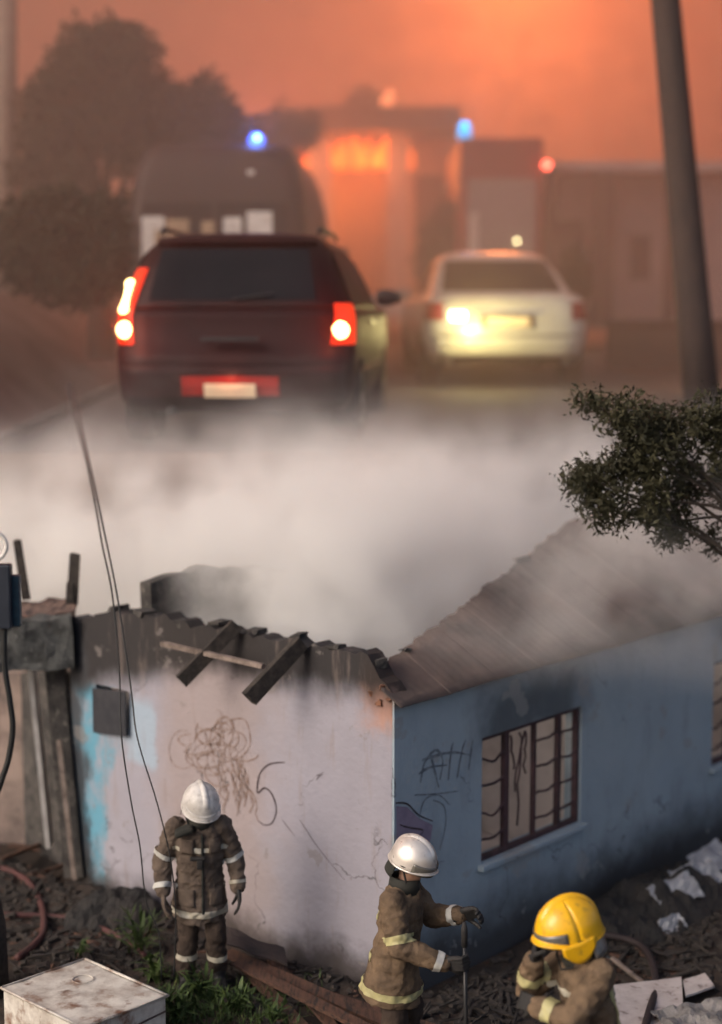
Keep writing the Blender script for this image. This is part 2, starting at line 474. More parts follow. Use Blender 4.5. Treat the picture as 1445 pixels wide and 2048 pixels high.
# windows: steel frames with bent bars
def window(a0, a1, z0, z1, seed):
    rr = random.Random(seed)
    y = 0.06
    fr_ = MB()
    w = 0.045
    fr_.box(((a0 + a1) / 2, y, z0 + w / 2), (a1 - a0, 0.06, w)); fr_.box(((a0 + a1) / 2, y, z1 - w / 2), (a1 - a0, 0.06, w))
    for x in (a0 + w / 2, a1 - w / 2): fr_.box((x, y, (z0 + z1) / 2), (w, 0.06, z1 - z0 - 2 * w))
    f = fr_.build('window', M_frame, house, bevel=0.004)
    W = a1 - a0
    cols = [0.0, 0.27, 0.55, 0.80, 1.0]
    for i, c in enumerate(cols[1:-1]):
        k = MB(); k.box((a0 + c * W, y + 0.004, (z0 + z1) / 2), (0.075 if i == 0 else (0.035 if i == 1 else 0.06), 0.05, z1 - z0 - 2 * w))
        k.build('mullion', M_frame, f, bevel=0.004)
    for ci in (0, 2, 3):
        xa, xb = a0 + cols[ci] * W + 0.03, a0 + cols[ci + 1] * W - 0.03
        for j in range(4):
            zz = z0 + (j + 0.8) * (z1 - z0) / 4.6
            sag = rr.uniform(0.01, 0.05) * (1.6 if ci == 0 else 0.6)
            pts = [(xa + (xb - xa) * t, y - 0.01, zz - sag * math.sin(math.pi * t) * (0.6 + 0.4 * math.cos(5 * t + seed)) + 0.035 * (t - 0.5) * rr.choice((1, 0.4))) for t in [q / 8 for q in range(9)]]
            k = MB(); k.tube(pts, 0.013, 6); k.build('glazing_bar', M_frame, f)
    # hanging twisted metal in the second light
    x0 = a0 + 0.40 * W
    for q in range(4):
        pts = []; px_, pz_ = x0 + rr.uniform(-0.12, 0.14), z1 - 0.10
        for s in range(7):
            pts.append((px_, y + 0.02, pz_)); px_ += rr.uniform(-0.05, 0.05); pz_ -= rr.uniform(0.04, 0.16) * (1.5 if q == 0 else 0.7)
        k = MB(); k.tube(pts, 0.011, 5); k.build('twisted_strip', M_frame, f)
    sl = MB(); sl.box(((a0 + a1) / 2, -0.02, z0 - 0.032), (W + 0.1, 0.10, 0.05)); sl.build('window_sill', M_wallb, f, bevel=0.006)
window(1.27, 2.93, 0.84, 2.035, 3)
window(5.58, 7.24, 0.84, 2.035, 5)
# small opening in the white wall with its dark hanging shutter
m = MB(); m.grid(lambda u, v: (-0.035 - 0.02 * u, 3.43 + 0.53 * (1 - u), 1.70 + 0.46 * v - 0.03 * (1 - u) + 0.02 * u), 4, 4)
k = m.build('shutter', mk('blackened_sheet', (0.020, 0.021, 0.027), (0.035, 0.034, 0.04), scale=8, rough=0.6), house, thick=0.02); tag(k, 'blackened square shutter')

# roof: scorched sheets on the blue side, burnt off along a slanting edge
PITCH = math.tan(R(28))
EDGEP = [(-0.06, 0.10), (0.28, 0.34), (2.43, 0.91), (5.1, 1.63), (9.42, 2.05), (9.6, 2.06)]
def edge_b(a):
    for (x0, y0), (x1, y1) in zip(EDGEP, EDGEP[1:]):
        if x0 <= a <= x1: return y0 + (y1 - y0) * (a - x0) / (x1 - x0)
    return 2.06
na = 14
for i in range(na):
    a0, a1 = -0.06 + i * 9.6 / na, -0.06 + (i + 1) * 9.6 / na + 0.035
    m = MB()
    def rp(u, v, a0=a0, a1=a1, i=i):
        a = a0 + (a1 - a0) * u
        be = edge_b(a) + 0.03 * jag(a, 5, 3) + 0.02 * jag(a, 17, 4)
        b = -0.13 + (be + 0.13) * v
        z = EAVE + 0.045 + PITCH * b + 0.0015 * math.cos(a * 2 * math.pi / 0.115) + 0.02 * jag(a * 0.7 + b, 2, 9) + 0.004 * (i % 2)
        return (a, b, z)
    m.grid(rp, 36, 5)
    m.build('roof_sheet', M_rust, house, smooth=True, thick=0.008)
m = MB()
for i in range(13):
    a = 0.6 + i * 0.70; be = edge_b(a)
    k = MB(); k.bar((a, 0.22, EAVE + PITCH * 0.22 - 0.055), (a, be - 0.04, EAVE + PITCH * (be - 0.04) - 0.055), 0.055, 0.10, jit=0.004)
    k.build('rafter', M_char, house)
k = MB(); k.box((4.75, 0.1, EAVE - 0.04), (9.3, 0.10, 0.07)); k.build('wall_plate', M_char, house)
# ragged broken rim of masonry along the burnt edges
for i in range(34):
    b = 0.12 + i * 0.125 + rnd.uniform(-0.03, 0.03)
    if b > 4.2 or i % 4 != 1: continue
    k = MB(); k.box((0.10 + rnd.uniform(-0.03, 0.03), b, topw(b) + rnd.uniform(-0.01, 0.03)), (rnd.uniform(0.10, 0.2), rnd.uniform(0.05, 0.17), rnd.uniform(0.02, 0.09)), rnd.uniform(-0.4, 0.4), 0.015)
    k.build('brick', M_soot, house)
for i in range(2):
    a = 0.7 + i * 2.9 + rnd.uniform(-.1, .1); be = edge_b(a) - 0.02
    k = MB(); k.box((a, be, EAVE + 0.07 + PITCH * be), (rnd.uniform(0.08, 0.3), rnd.uniform(0.04, 0.08), rnd.uniform(0.015, 0.04)), rnd.uniform(-0.5, 0.5), 0.02)
    k.build('burnt_edge_fragment', M_soot, house)
# corner break where render has spalled off
for i in range(9):
    k = MB(); k.box((0.03 + rnd.uniform(-0.03, 0.08), 0.03 + rnd.uniform(0, 0.26), 2.50 + rnd.uniform(-0.02, 0.25)), (0.05, 0.07, 0.04), rnd.uniform(0, 3), 0.015)
    k.build('brick', mk('scorched_brick', (0.19, 0.085, 0.05), (0.06, 0.04, 0.032), scale=20, rough=0.95) if i == 0 else bpy.data.materials['scorched_brick'], house)
# timbers poking out over the white wall
def hl(px, py, a):   # house coordinates of a photo point on the plane a = const
    o_ = Vector((0, 0, HCAM)); d = at(px, py, 10.0) - o_
    t = (a - (o_ - C0).dot(UH)) / d.dot(UH); p = o_ + d * t - C0
    return Vector((a, p.dot(VH), p.z))
for (p0, p1, w, h, mt) in (((362, 1362, -0.50), (474, 1248, -0.05), 0.085, 0.125, M_char), ((497, 1398, -0.56), (604, 1284, -0.06), 0.095, 0.14, M_char), ((325, 1288, -0.30), (528, 1333, -0.36), 0.05, 0.045, M_woodp)):
    k = MB(); k.bar(hl(*p0), hl(*p1), w, h, jit=0.006); k.build('rafter' if mt is M_char else 'batten', mt, house, bevel=0.004)
# remnant of the far gable behind the white wall
m = MB()
def gab(u, v):
    a = 0.15 + u * 2.0; top_ = 3.34 - 0.25 * abs(u - 0.35) + 0.05 * jag(a, 5, 8)
    return (a, 3.30 + 0.05 * v, 2.2 + (top_ - 2.2) * v)
m.grid(gab, 18, 5); m.build('gable_remnant', M_soot, house, thick=0.16)

# graffiti: thin painted lines 3 mm proud of the plaster
def stroke(wall, pts, w, mat, name='graffiti_line', closed=False):
    """pts are photo pixels; wall 'w' (plane a=0) or 'b' (plane b=0)"""
    P = []
    for px, py in pts:
        o_ = Vector((0, 0, HCAM)); d = at(px, py, 10.0) - o_
        n_ = UH if wall == 'w' else VH
        t = (-0.004 - (o_ - C0).dot(n_)) / d.dot(n_); p = o_ + d * t - C0
        P.append(Vector((p.dot(UH), p.dot(VH), p.z)))
    # smooth
    Q = []
    for i in range(len(P) - 1):
        p0, p1, p2, p3 = P[max(i - 1, 0)], P[i], P[i + 1], P[min(i + 2, len(P) - 1)]
        for q in range(5):
            t = q / 5
            Q.append(0.5 * ((2 * p1) + (p2 - p0) * t + (2 * p0 - 5 * p1 + 4 * p2 - p3) * t * t + (3 * p1 - p0 - 3 * p2 + p3) * t ** 3))
    Q.append(P[-1])
    nrm = Vector((-1, 0, 0)) if wall == 'w' else Vector((0, -1, 0))
    m = MB(); vs_ = []; fs = []
    for i, p in enumerate(Q):
        d = (Q[min(i + 1, len(Q) - 1)] - Q[max(i - 1, 0)]).normalized(); s_ = d.cross(nrm).normalized()
        ww_ = w * (0.55 + 0.45 * math.sin(math.pi * min(1, (i + 1) / len(Q) * 1.2)))* (0.85 + 0.3 * mnoise.noise(p * 30))
        vs_ += [p + s_ * ww_ / 2, p - s_ * ww_ / 2]
    fs = [(2 * i, 2 * i + 1, 2 * i + 3, 2 * i + 2) for i in range(len(Q) - 1)]
    m.add(vs_, fs)
    return m.build(name, mat, house)
k = stroke('w', [(570, 1525), (540, 1528), (520, 1548), (515, 1585), (530, 1576), (545, 1590), (553, 1620), (545, 1645), (530, 1650), (517, 1642)], 0.022, M_graf, 'graffiti_numeral')
tag(k, 'dark painted 5 on the white wall')
rg = random.Random(12)
for i in range(46):
    if i < 26:      # tangled round head of the drawing
        cx_, cy_ = rg.gauss(432, 26), rg.gauss(1490, 24); r1, r2 = rg.uniform(14, 48), rg.uniform(10, 40); a0 = rg.uniform(0, 6.28); sp_a = rg.uniform(1.5, 4.2); k0 = rg.uniform(-.25, .25)
        pts = [(cx_ + r1 * (1 + k0 * q / 6) * math.cos(a0 + sp_a * q / 8) , cy_ + r2 * math.sin(a0 + sp_a * q / 8)) for q in range(9)]
    else:           # loose lines trailing down to the right
        x, y = rg.uniform(425, 500), rg.uniform(1490, 1560); pts = []
        for q in range(8): pts.append((x, y)); x += rg.uniform(-6, 9); y += rg.uniform(8, 17)
    stroke('w', pts, rg.uniform(0.010, 0.034), M_grafr, 'graffiti_scribble')
for pts in ([(432, 1470), (450, 1445), (490, 1440), (500, 1490), (470, 1520), (440, 1500), (432, 1470)], [(455, 1470), (470, 1460), (478, 1480), (462, 1500), (452, 1485)]):
    stroke('w', pts, 0.02, M_grafr, 'graffiti_scribble')
for pts in ([(632, 1560), (640, 1552), (646, 1548)], [(632, 1552), (648, 1545)], [(756, 1690), (764, 1678), (776, 1690)], [(600, 1640), (640, 1700), (690, 1760)], [(565, 1640), (590, 1672)]):
    stroke('w', pts, 0.008, M_graf, 'scratch')
for pts in ([(792, 1606), (815, 1608), (838, 1630), (866, 1642)], [(800, 1650), (822, 1656), (846, 1660), (840, 1672)], [(866, 1600), (888, 1612), (892, 1650), (880, 1700)], [(838, 1640), (850, 1600), (878, 1590), (900, 1610)], [(830, 1590), (870, 1588), (918, 1582)]):
    stroke('b', pts, 0.02, M_graf if pts[0][0] < 810 else M_grafd, 'graffiti_scribble')
for pts in ([(842, 1565), (850, 1525), (872, 1500), (886, 1520), (880, 1560)], [(838, 1548), (860, 1535), (895, 1530)], [(897, 1560), (903, 1500), (908, 1485)], [(915, 1555), (925, 1500), (932, 1480)], [(938, 1540), (946, 1480)], [(862, 1510), (878, 1575)], [(845, 1520), (900, 1505), (940, 1510)]):
    stroke('b', pts, 0.034, M_grafd, 'graffiti_smudge')
m = MB()
def pat(px, py):
    o_ = Vector((0, 0, HCAM)); d = at(px, py, 10.0) - o_; t = (-0.003 - (o_ - C0).dot(VH)) / d.dot(VH); p = o_ + d * t - C0
    return Vector((p.dot(UH), p.dot(VH), p.z))
m.add([pat(*q) for q in ((793, 1612), (815, 1614), (838, 1636), (866, 1650), (862, 1680), (840, 1700), (794, 1712))], [tuple(range(7))])
m.build('graffiti_patch', M_grafp, house)

# ---------------------------------------------------------------- porch ruin left of the white wall
porch = thing('porch_ruin', 'blackened porch with spalled concrete beam beside the white wall', 'porch', hw(-0.1, 4.5))
pin = porch.location.copy()
def pl(px, py, Y): return at(px, py, Y) - pin
# spalled beam
m = MB(); A = pl(-120, 1292, 16.4); B = pl(150, 1285, 16.75)
dA = (B - A)
m.grid(lambda u, v: A + dA * u + Vector((0, -0.14 + 0.03 * jag(u, 9, v * 3), 0)) + Vector((0, 0, -0.24 + 0.46 * v + 0.03 * jag(u, 8, 2 + v) + (0.10 * u if v > 0.5 else 0))), 30, 5)
m.build('concrete_beam', M_sootg, porch, thick=0.26)
m = MB(); m.grid(lambda u, v: A + dA * (0.05 + u * 0.95) + Vector((0, 0.0 + 0.25 * v, 0.20 + 0.10 * u + 0.10 * v + 0.04 * jag(u, 11, v * 4 + 3))), 26, 4)
m.build('brick_rim', mk('burnt_brick_rim', (0.20, 0.13, 0.105), (0.07, 0.05, 0.045), scale=12, rough=0.95, bump=1, bscale=30), porch, thick=0.08)
# wall pier at the end of the white wall and posts
m = MB(); m.bar(pl(112, 1335, 16.75), pl(152, 1752, 16.6), 0.15, 0.2, jit=0.01); m.build('door_post', M_soot, porch)
m = MB(); m.bar(pl(64, 1335, 16.95), pl(100, 1690, 17.1), 0.20, 0.05); m.build('leaning_board', mk('pale_grey_board', (0.42, 0.40, 0.39), (0.28, 0.26, 0.25), scale=4, rough=0.8), porch)
m = MB(); m.bar(pl(118, 1480, 16.5), pl(150, 1760, 16.4), 0.035, 0.05); m.build('door_jamb', M_woodp, porch)
m = MB(); m.bar(pl(36, 1080, 16.8), pl(52, 1200, 16.8), 0.075, 0.075, jit=0.008); m.build('burnt_stud', M_char, porch)
m = MB(); m.bar(pl(152, 1108, 16.9), pl(146, 1210, 16.9), 0.10, 0.10, jit=0.012); m.bar(pl(142, 1165, 16.86), pl(140, 1205, 16.86), 0.06, 0.08, jit=0.01); m.build('burnt_stud', M_char, porch)
m = MB(); m.grid(lambda u, v: pl(-150 + 200 * u, 1345, 18.3) + Vector((0, 0, -2.35 * v)), 6, 6); m.build('inner_wall', mk('porch_inner_wall', (0.36, 0.27, 0.23), (0.13, 0.10, 0.09), scale=2, rough=0.9, bump=0.4), porch, thick=0.12)
m = MB(); m.grid(lambda u, v: pl(50 + 90 * u, 1345, 18.2 - 0.8 * u) + Vector((0, 0, -2.35 * v)), 6, 6); m.build('inner_wall', M_soot, porch, thick=0.1)
# ================================================================ the street above
M_rubber = mk('tyre_rubber', (0.012, 0.012, 0.012), (0.02, 0.02, 0.02), rough=0.85)
M_alloy = mk('wheel_alloy', (0.4, 0.4, 0.4), (0.3, 0.3, 0.3), rough=0.35, metal=0.9)
M_glass = mk('tinted_glass', (0.010, 0.011, 0.014), (0.014, 0.014, 0.017), rough=0.4, spec=0.06, scale=2)
M_blackp = mk('black_trim', (0.016, 0.015, 0.016), (0.024, 0.022, 0.022), rough=0.55, scale=9)
M_chrome = mk('chrome', (0.75, 0.75, 0.75), (0.6, 0.6, 0.6), rough=0.15, metal=1.0)
M_maroon = mk('maroon_paint', (0.022, 0.0035, 0.0035), (0.014, 0.003, 0.0035), scale=2.0, rough=0.55, coat=0.0, rvar=0.1, spec=0.2)
M_silver = mk('silver_paint', (0.52, 0.52, 0.46), (0.42, 0.42, 0.38), scale=2.0, rough=0.35, metal=0.15, coat=0.3, rvar=0.1)
M_vanp = mk('dark_red_van_paint', (0.022, 0.008, 0.008), (0.016, 0.007, 0.007), scale=2.0, rough=0.6, coat=0.0)
M_plate = mk('number_plate', (0.75, 0.62, 0.42), (0.65, 0.52, 0.36), rough=0.5, scale=14)
M_redlens = mk('red_lens', (0.35, 0.01, 0.005), (0.30, 0.01, 0.005), rough=0.25, emit=(1.0, 0.045, 0.008), estr=0.9)
M_redoff = mk('red_lens_unlit', (0.30, 0.015, 0.01), (0.22, 0.012, 0.01), rough=0.25)
M_bulb = mk('lit_bulb', (1, 0.85, 0.5), (1, 0.85, 0.5), emit=(1.0, 0.62, 0.22), estr=9.0)
M_warmglow = mk('warm_white_glow', (1, 0.9, 0.6), (1, 0.9, 0.6), emit=(1.0, 0.86, 0.42), estr=14.0)  # glow for the saloon's painted headlight reflection and the engine's work lamp
M_blue = mk('blue_beacon_lens', (0.03, 0.1, 0.7), (0.03, 0.1, 0.7), rough=0.3, emit=(0.06, 0.18, 1.0), estr=2.6)
M_cyan = mk('cyan_beacon_lens', (0.0, 0.4, 0.7), (0.0, 0.4, 0.7), rough=0.3, emit=(0.0, 0.25, 0.50), estr=2.4)
M_cyanc = mk('beacon_core', (0.5, 0.8, 1), (0.5, 0.8, 1), emit=(0.25, 0.55, 1.0), estr=4.0)
M_redb = mk('red_marker_lens', (0.7, 0.05, 0.04), (0.7, 0.05, 0.04), emit=(1.0, 0.10, 0.06), estr=12.0)
M_whitep = mk('white_panel', (0.70, 0.66, 0.62), (0.55, 0.50, 0.46), scale=7, rough=0.6)
M_tanp = mk('tan_panel', (0.40, 0.28, 0.17), (0.33, 0.22, 0.14), scale=7, rough=0.7)

def ring(z, w, yr, yf, r, nc=6, ns=5):
    pts = []
    r = min(r, w * 0.98, (yf - yr) * 0.49)
    cs = [((w - r, yf - r), 0), ((-w + r, yf - r), 90), ((-w + r, yr + r), 180), ((w - r, yr + r), 270)]
    P = []
    for (cx_, cy_), a0 in cs:
        P.append([(cx_ + r * math.cos(R(a0 + 90 * k / nc)), cy_ + r * math.sin(R(a0 + 90 * k / nc)), z) for k in range(nc + 1)])
    for i in range(4):
        pts += P[i]
        a, b = Vector(P[i][-1]), Vector(P[(i + 1) % 4][0])
        pts += [tuple(a.lerp(b, k / ns)) for k in range(1, ns)]
    return pts
def lev(levels, z):
    for l0, l1 in zip(levels, levels[1:]):
        if l0[0] <= z <= l1[0]:
            t = (z - l0[0]) / max(1e-6, l1[0] - l0[0]); return [a + (b - a) * t for a, b in zip(l0, l1)]
    return levels[-1] if z > levels[-1][0] else levels[0]
def rear(levels, x, z):
    _, w, yr, yf, r = lev(levels, z)
    q = abs(x) - (w - r)
    return yr if q <= 0 else yr + r - math.sqrt(max(0, r * r - min(q, r) ** 2))
def rear_patch(levels, x0, x1, z0, z1, off, nu=12, nv=8, tap=0.0, rnd_=0.0):
    m = MB()
    def fn(u, v):
        z = z0 + (z1 - z0) * v
        xa, xb = x0 + tap * v * (1 if x0 < 0 else 0), x1 - tap * v
        x = xa + (xb - xa) * u
        return (x, rear(levels, x, z) - off, z)
    m.grid(fn, nu, nv); return m
def side_patch(levels, sgn, y0, y1, z0, z1, off, slant0=0.0, slant1=0.0):
    m = MB()
    def fn(u, v):
        z = z0 + (z1 - z0) * v; a, b = y0 + slant0 * v, y1 - slant1 * v
        return (sgn * (lev(levels, z)[1] + off), a + (b - a) * u, z)
    m.grid(fn, 10, 5); return m
def wheels(root, w, ys_, rad=0.33):
    for y in ys_:
        for s in (-1, 1):
            M = Matrix.Translation((s * (w - 0.10), y, rad)) @ Matrix.Rotation(s * math.pi / 2, 4, 'Y')
            wh = MB().lathe([(rad * 0.62, -0.1), (rad * 0.93, -0.11), (rad, -0.07), (rad, 0.07), (rad * 0.93, 0.11), (rad * 0.62, 0.10)], 28, M).build('wheel', M_rubber, root, smooth=True)
            MB().lathe([(rad * 0.6, 0.06), (rad * 0.58, 0.102), (rad * 0.2, 0.09), (rad * 0.12, 0.105)], 20, M).build('rim', M_alloy, wh)
            MB().lathe([(rad * 1.14, -0.10), (rad * 1.16, 0.093), (rad * 1.02, 0.094)], 28, M).build('wheel_arch', M_blackp, root)

# ---- maroon people carrier, nearest
S = 1.7
LO = [(0.26, .80, .16, 4.30, .2), (0.34, .86, .06, 4.45, .25), (0.46, .885, .0, 4.55, .28), (.62, .895, -.02, 4.6, .30), (.70, .90, .0, 4.6, .30), (.74, .90, .05, 4.58, .28), (.95, .90, .06, 4.45, .28), (1.02, .885, .07, 4.3, .28)]
UP = [(1.0, .885, .07, 3.35, .28), (1.06, .865, .085, 3.2, .28), (1.30, .775, .19, 2.75, .26), (1.46, .70, .29, 2.45, .26), (1.54, .64, .40, 2.30, .3), (1.585, .54, .56, 2.1, .35), (1.60, .38, .8, 1.9, .3)]
loc = at(463, 885, 20.55); loc.z = road_z(20.6)
car = thing('people_carrier', 'dark maroon people carrier with glowing tail lights, nearest vehicle on the road', 'car', loc, R(-4.2), S)
MB().loft([ring(*l) for l in LO]).loft([ring(*l) for l in UP]).build('body', M_maroon, car, smooth=True)
rear_patch(UP, -.62, .62, 1.085, 1.46, .006, 14, 8, 0.07).build('rear_window', M_glass, car, smooth=True)
k = rear_patch(UP, -.60, .60, 1.50, 1.54, .05, 12, 2).build('spoiler', M_maroon, car, thick=0.03)
for s in (-1, 1):
    w_ = side_patch(UP, s, .36, 1.15, 1.07, 1.44, .004, .10, .0).build('side_window', M_glass, car)
    side_patch(UP, s, 1.22, 2.05, 1.07, 1.44, .004, .0, .03).build('side_window', M_glass, car)
    side_patch(UP, s, 2.12, 2.95, 1.07, 1.42, .004, .0, .55).build('side_window', M_glass, car)
    for y0, y1 in ((1.19, 1.20), (2.08, 2.09)):
        side_patch(LO, s, y0, y1, .36, 1.0, .003).build('door_seam', M_blackp, car)
    for y0 in (1.95, 2.9): side_patch(LO, s, y0 - 0.16, y0, .90, .93, .02).build('door_handle', M_chrome, car, thick=0.015)
    side_patch(LO, s, .75, 3.6, .52, .565, .008).build('side_moulding', M_chrome, car, thick=0.01)
    k = MB(); k.tube([(s * .60, .55, 1.59), (s * .60, .62, 1.625), (s * .60, 1.9, 1.625), (s * .60, 2.0, 1.59)], 0.016, 8); k.build('roof_rail', M_blackp, car)
    # tail light: tall lens wrapping the corner, lit bulbs inside
    x0, x1 = (-.895, -.70) if s < 0 else (.70, .895)
    m = MB()
    LL = LO + UP[2:]
    def tl(u, v, x0=x0, x1=x1, s=s):
        z = .76 + (.56 if s < 0 else .30) * v; _, ww2, yr, yf, r = lev(LL if True else LO, z)
        xo = ww2 - 0.002; xi = ww2 - 0.17 + 0.05 * v
        x = s * (xi + (xo - xi) * u); return (x, rear(LL, x, z) - .012, z)
    m.grid(tl, 8, 8)
    lens = m.build('tail_light', M_redlens, car, smooth=True)
    def disc(cx_, cz, r):
        M = Matrix.Translation((cx_, rear(LL, cx_, cz) - .025, cz)) @ Matrix.Rotation(math.pi / 2, 4, 'X')
        return MB().lathe([(r, 0), (r * .8, .02), (r * .3, .03)], 16, M)
    disc(s * .80, .865, .062).build('bulb', M_bulb, lens, smooth=True)
    if s < 0:
        disc(s * .79, 1.20, .040).build('bulb', M_bulb, lens, smooth=True)
        MB().tube([(s * .79, rear(LL, s * .79, 1.20) - .03, 1.20), (s * .805, rear(LL, s * .805, 1.1) - .03, 1.1), (s * .815, rear(LL, s * .815, 1.0) - .035, 1.0)], [.028, .018, .034], 10).build('bulb', M_bulb, lens, smooth=True)
    lamp('tail_glow', lens, (s * .84, -.14, .92), (1.0, .07, .012), 16 if s < 0 else 13, .05)
# bumper, plate, handle, wiper, mirrors
rear_patch(LO, -.84, .84, .34, .60, .03, 16, 5).build('rear_bumper', M_maroon, car, smooth=True, thick=.02)
rear_patch(LO, -.36, .36, .385, .53, .045, 8, 4).build('plate_recess', M_redoff, car)
k = rear_patch(LO, -.19, .19, .375, .475, .062, 6, 3).build('number_plate', M_plate, car, thick=.008)
MB().box((0, -.03, .80), (.42, .05, .025)).build('tailgate_handle', M_blackp, car, bevel=.004)
lamp('plate_lamp', car, (0, -.17, .52), (1.0, .30, .16), 2.2, .03)
MB().tube([(0.0, rear(UP, 0, 1.09) - .03, 1.09), (.30, rear(UP, .3, 1.13) - .03, 1.13)], .008, 6).build('rear_wiper', M_blackp, car)
for s in (-1, 1):
    k = MB(); k.loft([[(s * (.86 + q), 2.95 + .04 * math.cos(a) * (1 - 0.3 * abs(q - .11) / .11), 1.12 + .075 * math.sin(a) * (1 if 0.02 < q < .2 else .6)) for a in [j * math.pi / 6 for j in range(12)]] for q in (0.02, .06, .14, .21, .24)])
    k.build('door_mirror', M_blackp, car, smooth=True)
MB().tube([(-.45, -.02, .27), (-.45, .3, .27)], .03, 10).build('exhaust_pipe', M_blackp, car)
wheels(car, .90, (.85, 3.7))

# ---- tall van ahead of it
loc = at(432, 800, 29.6); loc.z = road_z(29.6)
van = thing('emergency_van', 'tall dark red van with blue roof beacon and papered rear windows', 'van', loc, R(-2.5), 1.62)
VL = [(0.35, .95, .05, 5.3, .12), (0.5, 1.02, .0, 5.4, .14), (1.2, 1.04, .0, 5.3, .16), (1.6, 1.02, .03, 4.6, .2), (2.2, .97, .07, 4.2, .2), (2.5, .91, .11, 4.0, .22), (2.68, .84, .16, 3.8, .25), (2.76, .76, .26, 3.6, .28), (2.80, .62, .5, 3.4, .3)]
MB().loft([ring(*l) for l in VL]).build('body', M_vanp, van, smooth=True)
rear_patch(VL, -.80, -.03, 1.50, 2.12, .008).build('rear_window', M_glass, van)
rear_patch(VL, .03, .80, 1.50, 2.12, .008).build('rear_window', M_glass, van)
for x0, x1, z0, z1, mt in ((-.80, -.55, 1.45, 1.97, M_whitep), (-.53, -.28, 1.50, 1.94, M_tanp), (-.14, .0, 1.66, 1.92, M_tanp), (.10, .30, 1.62, 1.96, M_whitep), (.36, .64, 1.66, 2.02, M_whitep)):
    rear_patch(VL, x0, x1, z0, z1, .016, 4, 4).build('window_sticker', mt, van)
rear_patch(VL, -.66, -.56, 1.62, 1.82, .021, 4, 4).build('sticker_print', M_tanp, van)
rear_patch(VL, -.004, .004, .55, 2.3, .006, 2, 6).build('door_seam', M_blackp, van)
rear_patch(VL, .34, .70, 1.45, 1.48, .022, 8, 1).build('lettering_strip', M_whitep, van)
rear_patch(VL, .36, .44, 2.42, 2.47, .02, 3, 2).build('marker_lamp', M_whitep, van)
side_patch(VL, -1, .05, .12, 1.75, 2.4, .012).build('painted_reflection', M_whitep, van)  # pale strip painted for white light reflected on the van's side
side_patch(VL, -1, 3.3, 4.1, 1.45, 2.1, .006).build('side_window', M_glass, van); side_patch(VL, 1, 3.3, 4.1, 1.45, 2.1, .006).build('side_window', M_glass, van)
for s in (-1, 1):
    rear_patch(VL, s * .86 if s > 0 else -.99, .99 if s > 0 else -.86, .95, 1.35, .012, 4, 5).build('tail_light', M_redoff, van)
    k = MB(); k.box((s * 1.16, 4.3, 1.62), (.2, .1, .34)); k.build('door_mirror', M_blackp, van, bevel=.03)
bc = MB().lathe([(.10, 2.68), (.10, 2.72), (.085, 2.84), (.05, 2.885), (.02, 2.895)], 16, Matrix.Translation((.42, .55, .02))).build('beacon', M_blue, van, smooth=True)
MB().lathe([(.03, 2.80), (.028, 2.85)], 10, Matrix.Translation((.44, .452, .03))).build('beacon_bulb', M_cyanc, bc)
lamp('beacon_light', bc, (.42, .35, 2.92), (.1, .25, 1.0), 45, .06)
rear_patch(VL, -.98, .98, .42, .60, .05, 14, 3).build('rear_bumper', M_blackp, van, thick=.02)
wheels(van, 1.03, (1.1, 4.3), .36)

# ---- silver saloon, a glowing patch standing in for a headlight reflection
S2 = 1.86
SL = [(0.24, .74, .12, 4.3, .2), (0.34, .80, .04, 4.42, .25), (.50, .85, .0, 4.48, .3), (.62, .86, .02, 4.48, .3), (.80, .86, .04, 4.38, .3), (.92, .83, .10, 4.2, .3), (.97, .76, .18, 4.0, .3)]
SU = [(.93, .80, .42, 3.35, .3), (.99, .76, .52, 3.22, .3), (1.2, .68, .92, 2.8, .28), (1.36, .60, 1.25, 2.45, .28), (1.42, .52, 1.4, 2.3, .3), (1.45, .40, 1.6, 2.1, .25)]
loc = at(1016, 775, 31.6); loc.z = road_z(31.6)
sal = thing('silver_saloon', 'pale silver saloon car with a glowing patch as headlight reflection on its rear', 'car', loc, R(2.0), S2)
MB().loft([ring(*l) for l in SL]).loft([ring(*l) for l in SU]).build('body', M_silver, sal, smooth=True)
rear_patch(SU, -.64, .64, 1.0, 1.345, .008, 14, 6, .09).build('rear_window', M_glass, sal, smooth=True)
for s in (-1, 1):
    side_patch(SU, s, 1.15, 1.75, 1.0, 1.34, .005, .25, 0).build('side_window', M_glass, sal)
    side_patch(SU, s, 1.82, 2.85, 1.0, 1.34, .005, 0, .40).build('side_window', M_glass, sal)
    x0, x1 = (-.85, -.66) if s < 0 else (.66, .85)
    lens = rear_patch(SL, x0, x1, .70, .885, .010, 6, 4).build('tail_light', M_redoff, sal, smooth=True)
    k = MB(); k.box((s * .93, 2.7, .99), (.18, .08, .12)); k.build('door_mirror', M_silver, sal, bevel=.03)
rear_patch(SL, -.80, .80, .33, .52, .035, 16, 4).build('rear_bumper', M_silver, sal, smooth=True, thick=.02)
rear_patch(SL, -.78, .78, .535, .55, .02, 12, 1).build('bumper_gap', M_blackp, sal)
rear_patch(SL, -.28, .28, .62, .76, .008, 8, 3).build('plate_recess', M_blackp, sal)
rear_patch(SL, -.22, .22, .635, .735, .018, 6, 2).build('number_plate', M_plate, sal, thick=.006)
rear_patch(SL, -.36, .36, .775, .795, .03, 8, 1).build('chrome_strip', M_chrome, sal, thick=.01)
glint = rear_patch(SL, -.60, -.44, .70, .79, .016, 5, 3).build('headlight_glint', M_warmglow, sal, smooth=True)  # headlight reflection made as a glowing patch, no lamp of the car
lamp('glint_light', glint, (-.36, -.50, .68), (1.0, .82, .32), 150, .05)  # added light that brightens the rear as headlights would
wheels(sal, .85, (.8, 3.6), .31)
rear_patch(SL, -.7, .7, .25, .33, .0, 8, 2).build('valance', M_blackp, sal, thick=.02)

